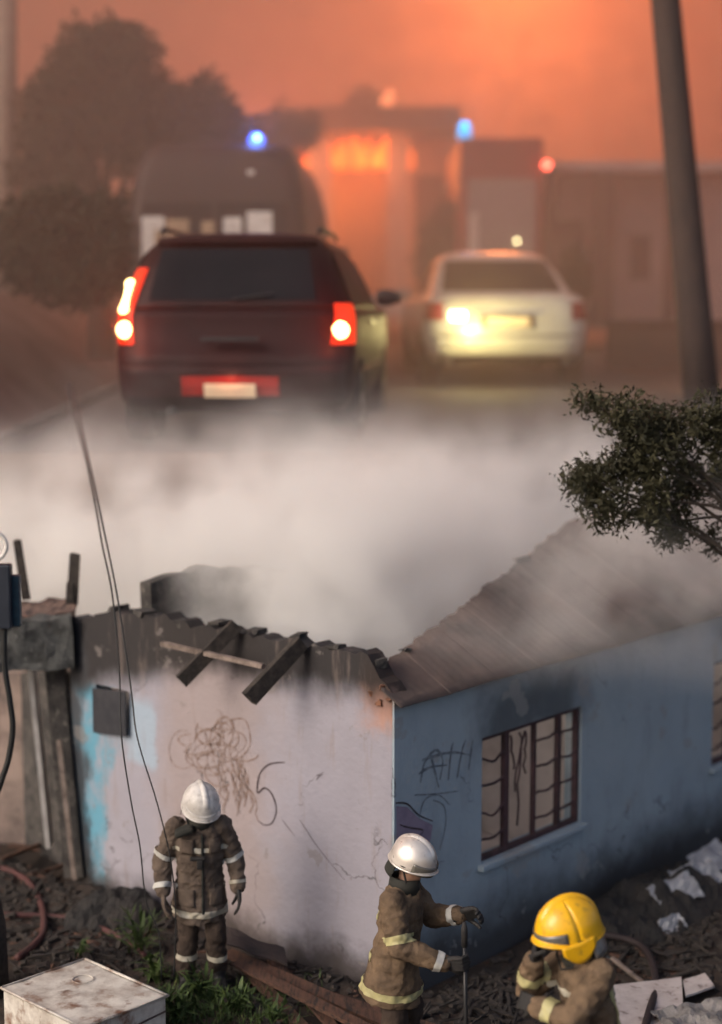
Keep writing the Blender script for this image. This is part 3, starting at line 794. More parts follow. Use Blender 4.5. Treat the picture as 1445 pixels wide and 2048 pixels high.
# ---- fire engine further up
loc = at(1000, 700, 43.5); loc.z = road_z(43.5)
eng = thing('fire_engine', 'tall hazy fire engine with cyan beacon beyond the silver saloon', 'truck', loc, R(0.5), 1.45)
M_eng = mk('fire_engine_red', (0.28, 0.035, 0.03), (0.20, 0.03, 0.03), rough=0.5, scale=3)
MB().box((0, 2.0, 2.23), (1.5, 4.0, 3.4)).build('equipment_body', M_eng, eng, bevel=.06)
MB().box((0, 5.1, 1.75), (1.5, 1.9, 2.2)).build('cab', M_eng, eng, bevel=.12)
MB().box((-.5, -.08, 2.1), (.17, .06, 1.0)).build('ladder_rail', M_whitep, eng)
for q in range(2): MB().box((-.25 + q * .14, -.08, 1.9), (.035, .05, .9)).build('ladder_rail', M_chrome, eng)
for s in (-1, 1):
    MB().box((s * .55, -.04, .95), (.2, .06, .3)).build('tail_light', M_redoff, eng, bevel=.01)
MB().box((0, -.02, 2.35), (1.2, .06, 1.7)).build('roller_door', mk('roller_shutter_grey', (.3, .26, .26), (.24, .2, .2), rough=.5, stretch=(1, 1, 20)), eng)
MB().box((0, .1, .48), (1.45, .5, .2)).build('rear_step', M_chrome, eng)
bc = MB().lathe([(.13, 0), (.13, .06), (.12, .22), (.07, .30), (.03, .32)], 16, Matrix.Translation((-.645, .35, 3.93))).build('beacon', M_cyan, eng, smooth=True)
lamp('beacon_light', bc, (-.645, .1, 4.35), (.0, .5, 1.0), 40, .1)
rl = MB().lathe([(.07, 0), (.07, .08), (.02, .14)], 12, Matrix.Translation((.80, -.05, 3.44)) @ Matrix.Rotation(math.pi / 2, 4, 'X')).build('marker_light', M_redb, eng, smooth=True)
MB().lathe([(.028, 0), (.022, .03)], 10, Matrix.Translation((.28, -.08, 2.1)) @ Matrix.Rotation(math.pi / 2, 4, 'X')).build('work_lamp', M_warmglow, eng)
wheels(eng, .74, (1.1, 4.8), .42)

# ---- flat roofed building with burning canopy
M_cream = mk('cream_render', (0.55, 0.42, 0.28), (0.42, 0.32, 0.22), scale=1.2, rough=.9, bump=.2)
M_tint = mk('fascia_board', (0.09, 0.055, 0.04), (0.06, 0.04, 0.03), scale=2, rough=.8)
M_pill = mk('pale_pillar', (0.60, 0.45, 0.36), (0.5, 0.37, 0.3), scale=2, rough=.85)
M_shut = mk('ochre_shutter', (0.45, 0.30, 0.12), (0.36, 0.24, 0.10), scale=2, rough=.6)
YB = 52.0
def bp_(px, py, Y=YB): return at(px, py, Y)
b0 = bp_(760, 640); b0.z = road_z(YB)
bld = thing('canopied_shop', 'flat roofed building with burning canopy behind the vehicles', 'building', b0)
def lb(px, py, Y): return at(px, py, Y) - b0
def slab(name, px0, py0, px1, py1, Y, depth, mat, par, bev=0.02):
    A, B = at(px0, py0, Y), at(px1, py1, Y)
    o_ = b0 if par is bld else par.location
    m = MB(); m.box(((A.x + B.x) / 2 - o_.x, Y + depth / 2 - o_.y, (A.z + B.z) / 2 - o_.z), (abs(B.x - A.x), depth, abs(A.z - B.z)))
    return m.build(name, mat, par, bevel=bev)
slab('wall', 560, 255, 905, 655, YB + 2.5, 6.0, M_cream, bld)
slab('roof_fascia', 598, 212, 922, 262, YB - 0.5, 9.0, M_tint, bld)
for x0, x1 in ((616, 662), (776, 816)): slab('pillar', x0, 262, x1, 655, YB, 0.6, M_pill, bld)
sh = slab('roller_shutter', 668, 322, 772, 650, YB + 2.3, .15, M_shut, bld)
for i in range(16):
    y0 = 326 + i * 20; slab('shutter_slat', 669, y0, 771, y0 + 15, YB + 2.24, .05, M_shut, bld, 0.01)
slab('window', 830, 350, 890, 470, YB + 2.4, .08, M_glass, bld)
slab('parapet_post', 700, 190, 716, 212, YB + 1, .3, M_tint, bld)

def flames(name, label, base_pts, h, seed, mat, n=5):
    rr = random.Random(seed)
    c = sum((Vector(p) for p in base_pts), Vector()) / len(base_pts)
    t_ = thing(name, label, 'fire', c)
    for p in base_pts:
        m = MB(); hh = h * rr.uniform(.55, 1.25); w = hh * rr.uniform(.18, .30); ph = rr.uniform(0, 6); rings = []
        for i in range(9):
            q = i / 8; r_ = w * 1.25 * (math.sin(math.pi * min(1, .18 + q * .82)) ** .8) * (1 - q * .55) + .01
            cx_ = Vector((math.sin(ph + q * 4) * w * q * .8, math.cos(ph * 1.3 + q * 3) * w * q * .4, hh * q)) + Vector(p) - c
            rings.append([cx_ + Vector((r_ * math.cos(a), r_ * .7 * math.sin(a), 0.06 * hh * math.sin(3 * a + ph) * q)) for a in [j * math.pi / 5 for j in range(10)]])
        m.loft(rings); m.build('flame', mat, t_, smooth=True)
    return t_
M_fire = mk('flame', (1, .3, .05), (1, .3, .05), emit=(1.0, .17, .022), estr=1.6)
pts = [bp_(585 + i * 11, 340 - (i % 3) * 5, YB + 0.9 + (i % 4) * .35) for i in range(22)]
f1 = flames('canopy_fire', 'row of orange flames licking under the shop canopy', pts, .95, 3, M_fire)
lamp('fire_light', f1, (-.9, -.9, .0), (1.0, .25, .05), 650, .9)
lamp('fire_light', f1, (1.0, -1.2, .1), (1.0, .22, .04), 500, .9)
lamp('fire_light', f1, (-2.6, -2.0, .8), (1.0, .24, .06), 900, .9)
pts = [bp_(770 + i * 8, 212, YB + .4) for i in range(2)]
f2 = flames('roof_flame', 'small pale flame on the flat roof edge', pts, .45, 5, mk('faint_flame', (1, .3, .1), (1, .3, .1), emit=(1.0, .30, .12), estr=1.6))

# ---- fire and unseen hill added to carry the orange glow at upper right
YF = 64.0
m = MB()
def hill_z(y): return road_z(y) - .3 + 34 * (1 - math.cos(math.pi * min(1, (y - 66) / 40 * 2.2))) / 2
def hillp(u, v):
    x = -75 + 150 * u; y = 66 + 40 * v
    return (x, y, hill_z(y) + 1.2 * fbm((x, y, 5), .06) * v)
m.grid(hillp, 40, 24)
tag(m.build('hillside', M_bank, smooth=True), kind='structure')  # unseen hill, added as a backing for the fire glow
pts = [(lambda X_, Y_: Vector((X_, Y_, hill_z(Y_) - .1)))((880 + i * 29 - 722.5) / FPX * 74, 75.0 + (i * 7 % 5) * .35) for i in range(13)]
f3 = flames('glow_fire', 'added fire on the hillside glowing through the smoke at upper right', pts, 2.6, 9, mk('smoky_flame', (1, .3, .05), (1, .3, .05), emit=(1.0, .2, .03), estr=1.0))
lamp('fire_light', f3, (-1.2, -6.5, -3.2), (1.0, .26, .065), 12500, 1.2)  # added lamp floating in the smoke ahead of the flames
# ---- houses along the right side of the road
M_pale = mk('pale_pink_render', (0.50, 0.40, 0.38), (0.38, 0.31, 0.30), scale=1.0, rough=.9, bump=.2)
M_dwin = mk('dark_opening', (0.06, 0.035, 0.03), (0.045, 0.03, 0.03), scale=3, rough=.7)
M_lowb = mk('brown_wall', (0.11, 0.07, 0.05), (0.08, 0.052, 0.04), scale=2, rough=.95, bump=.4)
YR = 46.0
r0 = at(1260, 660, YR); r0.z = road_z(YR)
rs = thing('roadside_house', 'pale rendered house with dark upright posts behind the leaning pole', 'house', r0)
slab('wall', 1098, 340, 1460, 660, YR + 1.2, 5, M_pale, rs)
slab('roof_slab', 1096, 322, 1490, 342, YR - .3, 6.6, M_pale, rs)
for x0, x1 in ((1188, 1226), (1335, 1352), (1098, 1112)): slab('post', x0, 332, x1, 655, YR, .35, M_dwin, rs)
slab('doorway', 1110, 440, 1165, 650, YR + 1.13, .12, M_dwin, rs); slab('window', 1262, 470, 1300, 560, YR + 1.13, .12, M_dwin, rs)
lw0 = at(1330, 660, 36); lw0.z = road_z(36)
lw = thing('low_boundary_wall', 'low brown wall at the right roadside below the pale house', 'wall', lw0)
slab('coping', 1215, 640, 1600, 652, 35.9, .5, M_lowb, lw); slab('wall', 1218, 652, 1600, 740, 36, .3, M_lowb, lw)

# ---- poles
M_pole = mk('weathered_pole', (0.075, 0.05, 0.042), (0.05, 0.036, 0.032), scale=5, rough=.9, bump=.5, bscale=18, stretch=(4, 4, .5))
YP = 26.5
A, B = at(1412, 740, YP), at(1326, -60, YP); A.z = road_z(YP) - .3
dv = (B - A)
pole = thing('leaning_pole', 'thick dark utility pole leaning left at the right roadside', 'pole', A)
MB().tube([dv * t for t in (0, .25, .5, .75, 1, 1.25)], [.30, .275, .255, .24, .225, .21], 14).build('shaft', M_pole, pole, smooth=True)
MB().bar(dv * 1.2 + Vector((-1.4, 0, .0)), dv * 1.2 + Vector((1.4, 0, .25)), .16, .2).build('crossarm', M_pole, pole)
A = at(8, 640, 34.0); A.z = road_z(34) + 1.5; B = at(12, -60, 34.0)
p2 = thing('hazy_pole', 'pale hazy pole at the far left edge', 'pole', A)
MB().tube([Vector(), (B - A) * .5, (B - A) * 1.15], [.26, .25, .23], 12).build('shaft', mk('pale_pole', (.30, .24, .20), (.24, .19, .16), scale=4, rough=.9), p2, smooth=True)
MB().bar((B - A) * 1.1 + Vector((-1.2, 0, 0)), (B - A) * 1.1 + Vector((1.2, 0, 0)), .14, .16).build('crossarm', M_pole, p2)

# ---- trees and bushes
def leaf_mat(name, c1, c2, c3):
    m = mk(name, c1, c2, scale=1.1, rough=.75, spec=.25, c3=c3, scale3=6, lo3=.5, hi3=.7)
    return m
def leaf_mesh(blobs, n, size, seed, long=1.6, droop=0.0, name='crown'):
    """n small folded leaves scattered through ellipsoids (centre, radii), denser towards their skins"""
    rr = random.Random(seed); m = MB()
    wts = [b[1][0] * b[1][1] * b[1][2] for b in blobs]; tot = sum(wts)
    for _ in range(n):
        q = rr.uniform(0, tot); i = 0
        while q > wts[i] and i < len(blobs) - 1: q -= wts[i]; i += 1
        c, rd = blobs[i]
        d = Vector((rr.gauss(0, 1), rr.gauss(0, 1), rr.gauss(0, 1))).normalized()
        lump = 0.78 + 0.38 * mnoise.noise(d * 2.3 + Vector(c))
        p = Vector(c) + Vector((d.x * rd[0], d.y * rd[1], d.z * rd[2])) * lump * (rr.random() ** .42)
        a = Vector((rr.gauss(0, 1), rr.gauss(0, 1), rr.gauss(0, .8) - droop)).normalized()
        b = a.cross(Vector((rr.gauss(0, 1), rr.gauss(0, 1), rr.gauss(0, 1)))).normalized()
        s = size * rr.uniform(.6, 1.35); l = s * long
        o = len(m.v)
        m.v += [p, p + a * l * .5 + b * s * .35, p + a * l, p + a * l * .5 - b * s * .35]
        m.f.append([o, o + 1, o + 2, o + 3])
    return m
M_farleaf = leaf_mat('far_foliage', (0.022, 0.024, 0.014), (0.035, 0.035, 0.02), (0.045, 0.04, 0.022))
M_bark = mk('bark', (0.055, 0.04, 0.03), (0.035, 0.026, 0.02), scale=8, rough=.95, bump=.8)
YT = 33.0
t0 = at(200, 620, YT); t0.z = road_z(YT) + 2.0
tr = thing('large_tree', 'large round dark tree behind the bank at upper left', 'tree', t0)
def rel(px, py, Y): return at(px, py, Y) - t0
pm = YT / FPX
bl = [(rel(195, 190, YT), (150 * pm, 1.5, 160 * pm)), (rel(130, 260, YT), (95 * pm, 1.2, 110 * pm)), (rel(290, 250, YT + .5), (120 * pm, 1.4, 150 * pm)), (rel(240, 110, YT), (95 * pm, 1.1, 90 * pm)), (rel(400, 250, YT + 1), (110 * pm, 1.3, 120 * pm)), (rel(470, 290, YT + 2), (80 * pm, 1.1, 90 * pm))]
MB().tube([(0, 0, -1.5), (.05, 0, .6), (-.1, .1, 1.6), (-.2, .1, 2.6)], [.30, .24, .2, .1], 10).build('trunk', M_bark, tr, smooth=True)
for e in (rel(130, 260, YT), rel(300, 240, YT), rel(400, 260, YT + 1), rel(240, 120, YT)):
    MB().tube([(0, 0, .8), Vector(e) * .5 + Vector((0, 0, .3)), e], [.15, .09, .03], 7).build('limb', M_bark, tr, smooth=True)
leaf_mesh(bl + [(rel(110, 350, YT), (110 * pm, 1.2, 90 * pm)), (rel(90, 250, YT), (70 * pm, 1.0, 110 * pm))], 36000, .11, 4).build('crown', M_farleaf, tr)
t0 = at(585, 600, 44.0); t0.z = road_z(44)
tr2 = thing('hazy_tree', 'smaller hazy tree between the large tree and the flat roof', 'tree', t0)
MB().tube([(0, 0, 0), (.1, 0, 2.2), (.0, 0, 4.2)], [.25, .18, .08], 8).build('trunk', M_bark, tr2, smooth=True)
leaf_mesh([(rel(570, 270, 44), (.95, 1, 1.0)), (rel(620, 260, 44), (.5, .8, .7)), (rel(500, 300, 44), (.9, 1, 1.1))], 5000, .10, 6).build('crown', M_farleaf, tr2)
t0 = at(728, 300, 60.0)
t0.z = road_z(60)
tr3 = thing('palm_like_tree', 'dark tree top poking above the flat roof', 'tree', t0)
MB().tube([(0, 0, 0), (0, 0, 4), (0, 0, 7.3)], [.25, .2, .1], 8).build('trunk', M_bark, tr3, smooth=True)
leaf_mesh([(rel(728, 200, 60), (.75, .7, .6)), (rel(705, 215, 60), (.5, .5, .4)), (rel(760, 218, 60), (.5, .5, .35))], 2200, .12, 8).build('crown', M_farleaf, tr3)
# hedge and bushes
def bush(name, label, px, py, Y, blobs, n, size, seed, cat='bush', grp=None):
    c = at(px, py, Y)
    t_ = thing(name, label, cat, c, group=grp)
    for i in range(4):
        a = i * 1.6; MB().tube([(0, 0, -.1), (.15 * math.cos(a), .15 * math.sin(a), .5), (.4 * math.cos(a), .3 * math.sin(a), 1.1)], [.05, .035, .015], 6).build('stem', M_bark, t_)
    leaf_mesh([((b[0], b[1], b[2]), b[3]) for b in blobs], n, size, seed).build('foliage', M_farleaf, t_)
    return t_
bush('dark_bush', 'dark dense bush on the earth bank at left of the van', 150, 610, 27.5, [(-.2, 0, 1.1, (.85, .6, 1.1)), (.5, 0, 1.0, (.6, .6, 1.1)), (-.8, 0, 1.0, (.6, .5, 1.0)), (.1, 0, .4, (1.0, .5, .6))], 14000, .10, 21)
bush('roadside_bush', 'dark bush between shop and fire engine', 868, 625, 45, [(0, 0, 1.3, (.7, .6, 1.5)), (.3, 0, 2.3, (.5, .5, 1.1))], 4500, .09, 22)
bush('roadside_bush', 'brown shrub by the pale house doorway', 1150, 640, 38, [(0, 0, .9, (.5, .5, 1.0)), (-.3, 0, .4, (.5, .5, .6))], 3000, .08, 23)
# pale crash barrier seen beyond the people carrier
cb0 = at(785, 640, 43); cb0.z = road_z(43)
cb = thing('crash_barrier', 'pale striped barrier between the people carrier and the saloon', 'barrier', cb0)
for q in (0, 1): slab('rail', 735, 592 + q * 22, 832, 606 + q * 22, 43, .08, M_whitep, cb, .01)
for q in (750, 815): slab('post', q, 590, q + 10, 700, 43.1, .1, M_lowb, cb, .01)
# ================================================================ firefighters
M_skin = mk('skin', (0.30, 0.17, 0.115), (0.23, 0.13, 0.09), scale=9, rough=.6)
M_coat = mk('tan_turnout_cloth', (0.135, 0.102, 0.080), (0.085, 0.064, 0.051), scale=5, rough=.92, bump=.6, bscale=60, c3=(0.045, 0.032, 0.026), scale3=4, lo3=.54, hi3=.75, spec=.15)
M_coat2 = mk('ochre_turnout_cloth', (0.170, 0.115, 0.072), (0.095, 0.066, 0.045), scale=5, rough=.9, bump=.6, bscale=60, c3=(0.05, 0.035, 0.025), scale3=4, lo3=.56, hi3=.75, spec=.15)
M_trou = mk('dark_turnout_trousers', (0.060, 0.043, 0.034), (0.038, 0.028, 0.023), scale=5, rough=.92, bump=.6, bscale=50, spec=.15)
M_boot = mk('black_boot', (0.015, 0.014, 0.014), (0.025, 0.022, 0.02), rough=.6)
M_glove = mk('black_glove', (0.014, 0.013, 0.013), (0.024, 0.021, 0.02), rough=.75, scale=12)
M_refl = mk('reflective_band', (0.40, 0.37, 0.30), (0.30, 0.27, 0.21), scale=16, rough=.5, spec=.5)
M_reflw = mk('white_cuff', (0.48, 0.47, 0.44), (0.38, 0.37, 0.34), scale=16, rough=.6)
M_refly = mk('yellow_reflective_band', (0.42, 0.38, 0.18), (0.32, 0.29, 0.15), scale=16, rough=.5)
M_collar = mk('dark_collar', (0.022, 0.022, 0.018), (0.032, 0.03, 0.025), scale=10, rough=.9)
M_hwhite = mk('white_helmet_shell', (0.60, 0.57, 0.54), (0.40, 0.37, 0.34), scale=9, rough=.45, coat=.1, c3=(.16, .13, .11), scale3=13, lo3=.55, hi3=.74, rvar=.2)
M_hsilv = mk('silver_helmet_shell', (0.72, 0.66, 0.60), (0.60, 0.54, 0.49), scale=8, rough=.34, metal=.5, coat=.1, c3=(.16, .13, .11), scale3=13, lo3=.55, hi3=.76, rvar=.2)
M_hyel = mk('yellow_helmet_shell', (0.78, 0.42, 0.008), (0.68, 0.35, 0.006), scale=8, rough=.38, coat=.25, c3=(.30, .17, .03), scale3=13, lo3=.55, hi3=.78, rvar=.2)
M_visor = mk('smoky_visor', (0.10, 0.09, 0.08), (0.13, 0.12, 0.1), rough=.1, spec=.6)
M_curt = mk('aluminised_neck_curtain', (0.5, 0.5, 0.5), (0.3, 0.3, 0.3), rough=.3, metal=.8, scale=20)
M_metal = mk('dull_black_steel', (0.02, 0.02, 0.022), (0.035, 0.033, 0.033), rough=.45, metal=.4, scale=9)

def remesh(m, voxel, smooth=6, wrinkle=0.0, wscale=8.0):
    me = m.mesh('tmp'); o = bpy.data.objects.new('tmp', me); COL.objects.link(o)
    md = o.modifiers.new('r', 'REMESH'); md.mode = 'VOXEL'; md.voxel_size = voxel
    md = o.modifiers.new('s', 'SMOOTH'); md.factor = .5; md.iterations = smooth
    dg = bpy.context.evaluated_depsgraph_get()
    out = bpy.data.meshes.new_from_object(o.evaluated_get(dg), depsgraph=dg)
    bpy.data.objects.remove(o); bpy.data.meshes.remove(me)
    if wrinkle:
        nn = [v.normal.copy() for v in out.vertices]
        for v, n in zip(out.vertices, nn):
            p = v.co
            q = mnoise.noise(Vector((p.x * wscale * .8, p.y * wscale * .8, p.z * wscale * 1.7))) + .6 * mnoise.noise(Vector((p.x * 5 + p.z * 9, p.y * 5 - p.z * 7, p.z * 16)))
            f_ = abs(mnoise.noise(Vector((p.x * 7 + 3, p.y * 7, p.z * 11 + p.x * 5)))) + .7 * abs(mnoise.noise(Vector((p.x * 13, p.y * 13 + 5, p.z * 21 - p.x * 12))))
            v.co = p + n * wrinkle * (q * .8 + 1.1 - 2.4 * f_)
    for p in out.polygons: p.use_smooth = True
    return out
def put(me, name, mat, parent):
    me.name = name; o = bpy.data.objects.new(name, me); COL.objects.link(o); o.parent = parent
    me.materials.clear(); me.materials.append(mat); return o
def ball(m, c, r, n=12):
    r = (r, r, r) if isinstance(r, (int, float)) else r
    c = Vector(c); rings = []
    for i in range(1, n // 2 + 3):
        ph = math.pi * i / (n // 2 + 3)
        rings.append([c + Vector((r[0] * math.sin(ph) * math.cos(a), r[1] * math.sin(ph) * math.sin(a), r[2] * math.cos(ph))) for a in [2 * math.pi * k / n for k in range(n)]])
    m.loft(rings)
def limb(m, pts, rs, n=12, sq=1.0):
    P, Q = [], []
    for i in range(len(pts) - 1):
        for k in range(5):
            t = k / 5; P.append(Vector(pts[i]).lerp(Vector(pts[i + 1]), t)); Q.append(rs[i] + (rs[i + 1] - rs[i]) * t)
    P.append(Vector(pts[-1])); Q.append(rs[-1])
    m.tube(P, Q, n)
    for p, r in zip(pts, rs): ball(m, p, r * .99)
def band(jacket, parent, p, d, w, reach, mat, off=.006, name='reflective_band'):
    """a strip of the cloth itself between two planes, lifted off it"""
    bm = bmesh.new(); bm.from_mesh(jacket.data); d = Vector(d).normalized(); p = Vector(p)
    far = [f for f in bm.faces if (f.calc_center_median() - p).length > reach]
    bmesh.ops.delete(bm, geom=far, context='FACES')
    for sgn in (1, -1):
        g = bm.verts[:] + bm.edges[:] + bm.faces[:]
        bmesh.ops.bisect_plane(bm, geom=g, plane_co=p + d * sgn * w / 2, plane_no=d * sgn, clear_outer=True)
    bm.normal_update()
    ns = {v.index: v.normal.copy() for v in bm.verts}
    bm.verts.index_update()
    for v in bm.verts: v.co += v.normal * off
    me = bpy.data.meshes.new(name); bm.to_mesh(me); bm.free()
    for q in me.polygons: q.use_smooth = True
    return put(me, name, mat, parent)
def hand_mesh(m, wrist, direc, palm_n, curl=0.5, s=1.0, side=1):
    """palm and five bent fingers; direc along the hand, palm_n out of the palm"""
    d = Vector(direc).normalized(); n_ = Vector(palm_n); n_ = (n_ - d * n_.dot(d)).normalized(); x = d.cross(n_) * side
    w = Vector(wrist)
    for t in (-.03, -.01, .01, .03):
        m.tube([w + x * t * .8 * s, w + d * .05 * s + x * t * s, w + d * .095 * s + x * t * s], [.017 * s, .018 * s, .015 * s], 8)
    for i, (t, L) in enumerate(((-.034, .060), (-.012, .074), (.011, .078), (.033, .070))):
        p = w + d * .092 * s + x * t * s; a = 0; pts = [p]
        for j, f in enumerate((.45, .32, .23)):
            a += curl * (.8 if j == 0 else 1.0)
            p = p + (d * math.cos(a) + n_ * math.sin(a)) * L * f * s * 1.25; pts.append(p)
        m.tube(pts, [.012 * s, .011 * s, .010 * s, .008 * s], 8)
    p = w + d * .03 * s + x * .036 * s; pts = [p]
    for j, L in enumerate((.035, .030, .024)):
        p = p + (d * .7 + x * (.65 - .35 * j) + n_ * (.35 + .35 * curl * j)).normalized() * L * s * 1.2; pts.append(p)
    m.tube(pts, [.015 * s, .013 * s, .012 * s, .009 * s], 8)

def helmet(parent, M, mat, s, kind):
    """shell with rim low at nape and sides, high over the brow; face looks along -y of M"""
    rx, ry, rz = .128 * s, .158 * s, .150 * s
    def shell(u, v, g=1.0):
        th = 2 * math.pi * u; fr_ = max(0, -math.sin(th)); bk = max(0, math.sin(th))
        rim = R(97) + R(16) * bk ** .8 + R(10) * (1 - abs(math.sin(th))) - R(6) * fr_
        ph = rim * v
        fl = 1 + .10 * max(0, v - .86) / .14 * (.5 + .8 * fr_ + .7 * bk)
        p = Vector((rx * math.sin(ph) * math.cos(th), ry * math.sin(ph) * math.sin(th), rz * math.cos(ph))) * g
        p.x *= fl; p.y *= fl
        return M @ p
    h = MB().grid(shell, 36, 18).build('helmet', mat, parent, smooth=True, thick=.008)
    # rim bead
    MB().tube([shell(k / 48, 1.0) for k in range(49)], .007 * s, 6, False).build('rim', mat, h, smooth=True)
    # comb ridge
    def comb(u, v):
        a = R(-62 + 150 * u); hgt = .016 * s * math.sin(math.pi * u) ** .5
        b = (v - .5) * 2
        q = 1 + hgt / rz * (1 - b * b)
        return M @ Vector((b * .024 * s, math.sin(a) * ry * q * 1.0, math.cos(a) * rz * q + .002))
    MB().grid(comb, 20, 6).build('comb', mat, h, smooth=True)
    # side badge / ear cup openings
    for sd in (-1, 1):
        def ear(u, v, cz=-.035, ww_=.040, hh=.022):
            th = 2 * math.pi * u; y = -.012 * s + ww_ * s * v * math.cos(th); z = cz * s + hh * s * v * math.sin(th)
            c = max(0, 1 - (y / ry) ** 2 - (z / rz) ** 2)
            return M @ Vector((sd * (rx * math.sqrt(c) + .007), y, z))
        MB().grid(ear, 14, 3).build('ear_opening', M_glove, h)
        if kind == 'yellow':
            def ear2(u, v): return ear(u, v, -.085, .042, .018)
            lo = MB().grid(lambda u, v: M @ Vector((sd * (rx * (.96) + .01), (-.02 + .045 * v * math.cos(2 * math.pi * u)) * s, (-.088 + .02 * v * math.sin(2 * math.pi * u)) * s)), 14, 3)
            lo.build('ear_opening', M_glove, h)
            def cheek(u, v):
                th = R(60 + 60 * (u - .5) * 2.0); return M @ Vector((sd * (rx * 1.0 + .004), (-.10 + .17 * u) * s, (-.02 - .105 * v * math.sin(math.pi * (0.12 + .76 * u))) * s))
            MB().grid(cheek, 10, 5).build('cheek_guard', mat, h, smooth=True, thick=.008)
    # visor folded at the brow
    def vis(u, v):
        th = R(200 + 140 * u); ph = R(76 + 26 * v); g = 1.06 if kind != 'silver' else 1.08
        return M @ (Vector((rx * math.sin(ph) * math.cos(th), ry * math.sin(ph) * math.sin(th), rz * math.cos(ph))) * g)
    MB().grid(vis, 18, 5).build('visor', M_visor if kind != 'white' else mat, h, smooth=True, thick=.004)
    # chin strap
    MB().tube([M @ Vector(q) * 1 for q in ((-rx * .93, -.01, -.05 * s), (-.085 * s, -.06 * s, -.15 * s), (0, -.085 * s, -.185 * s), (.085 * s, -.06 * s, -.15 * s), (rx * .93, -.01, -.05 * s))], .008, 6).build('chin_strap', M_glove, h)
    # neck curtain behind
    def cur(u, v):
        th = R(20 + 140 * u); return M @ Vector((rx * .93 * math.cos(th) * (1 + .08 * v), ry * .93 * math.sin(th) * (1 + .06 * v), (-.045 - .10 * v) * s))
    MB().grid(cur, 14, 4).build('neck_curtain', M_curt if kind == 'yellow' else M_collar, h, smooth=True, thick=.006)
    return h

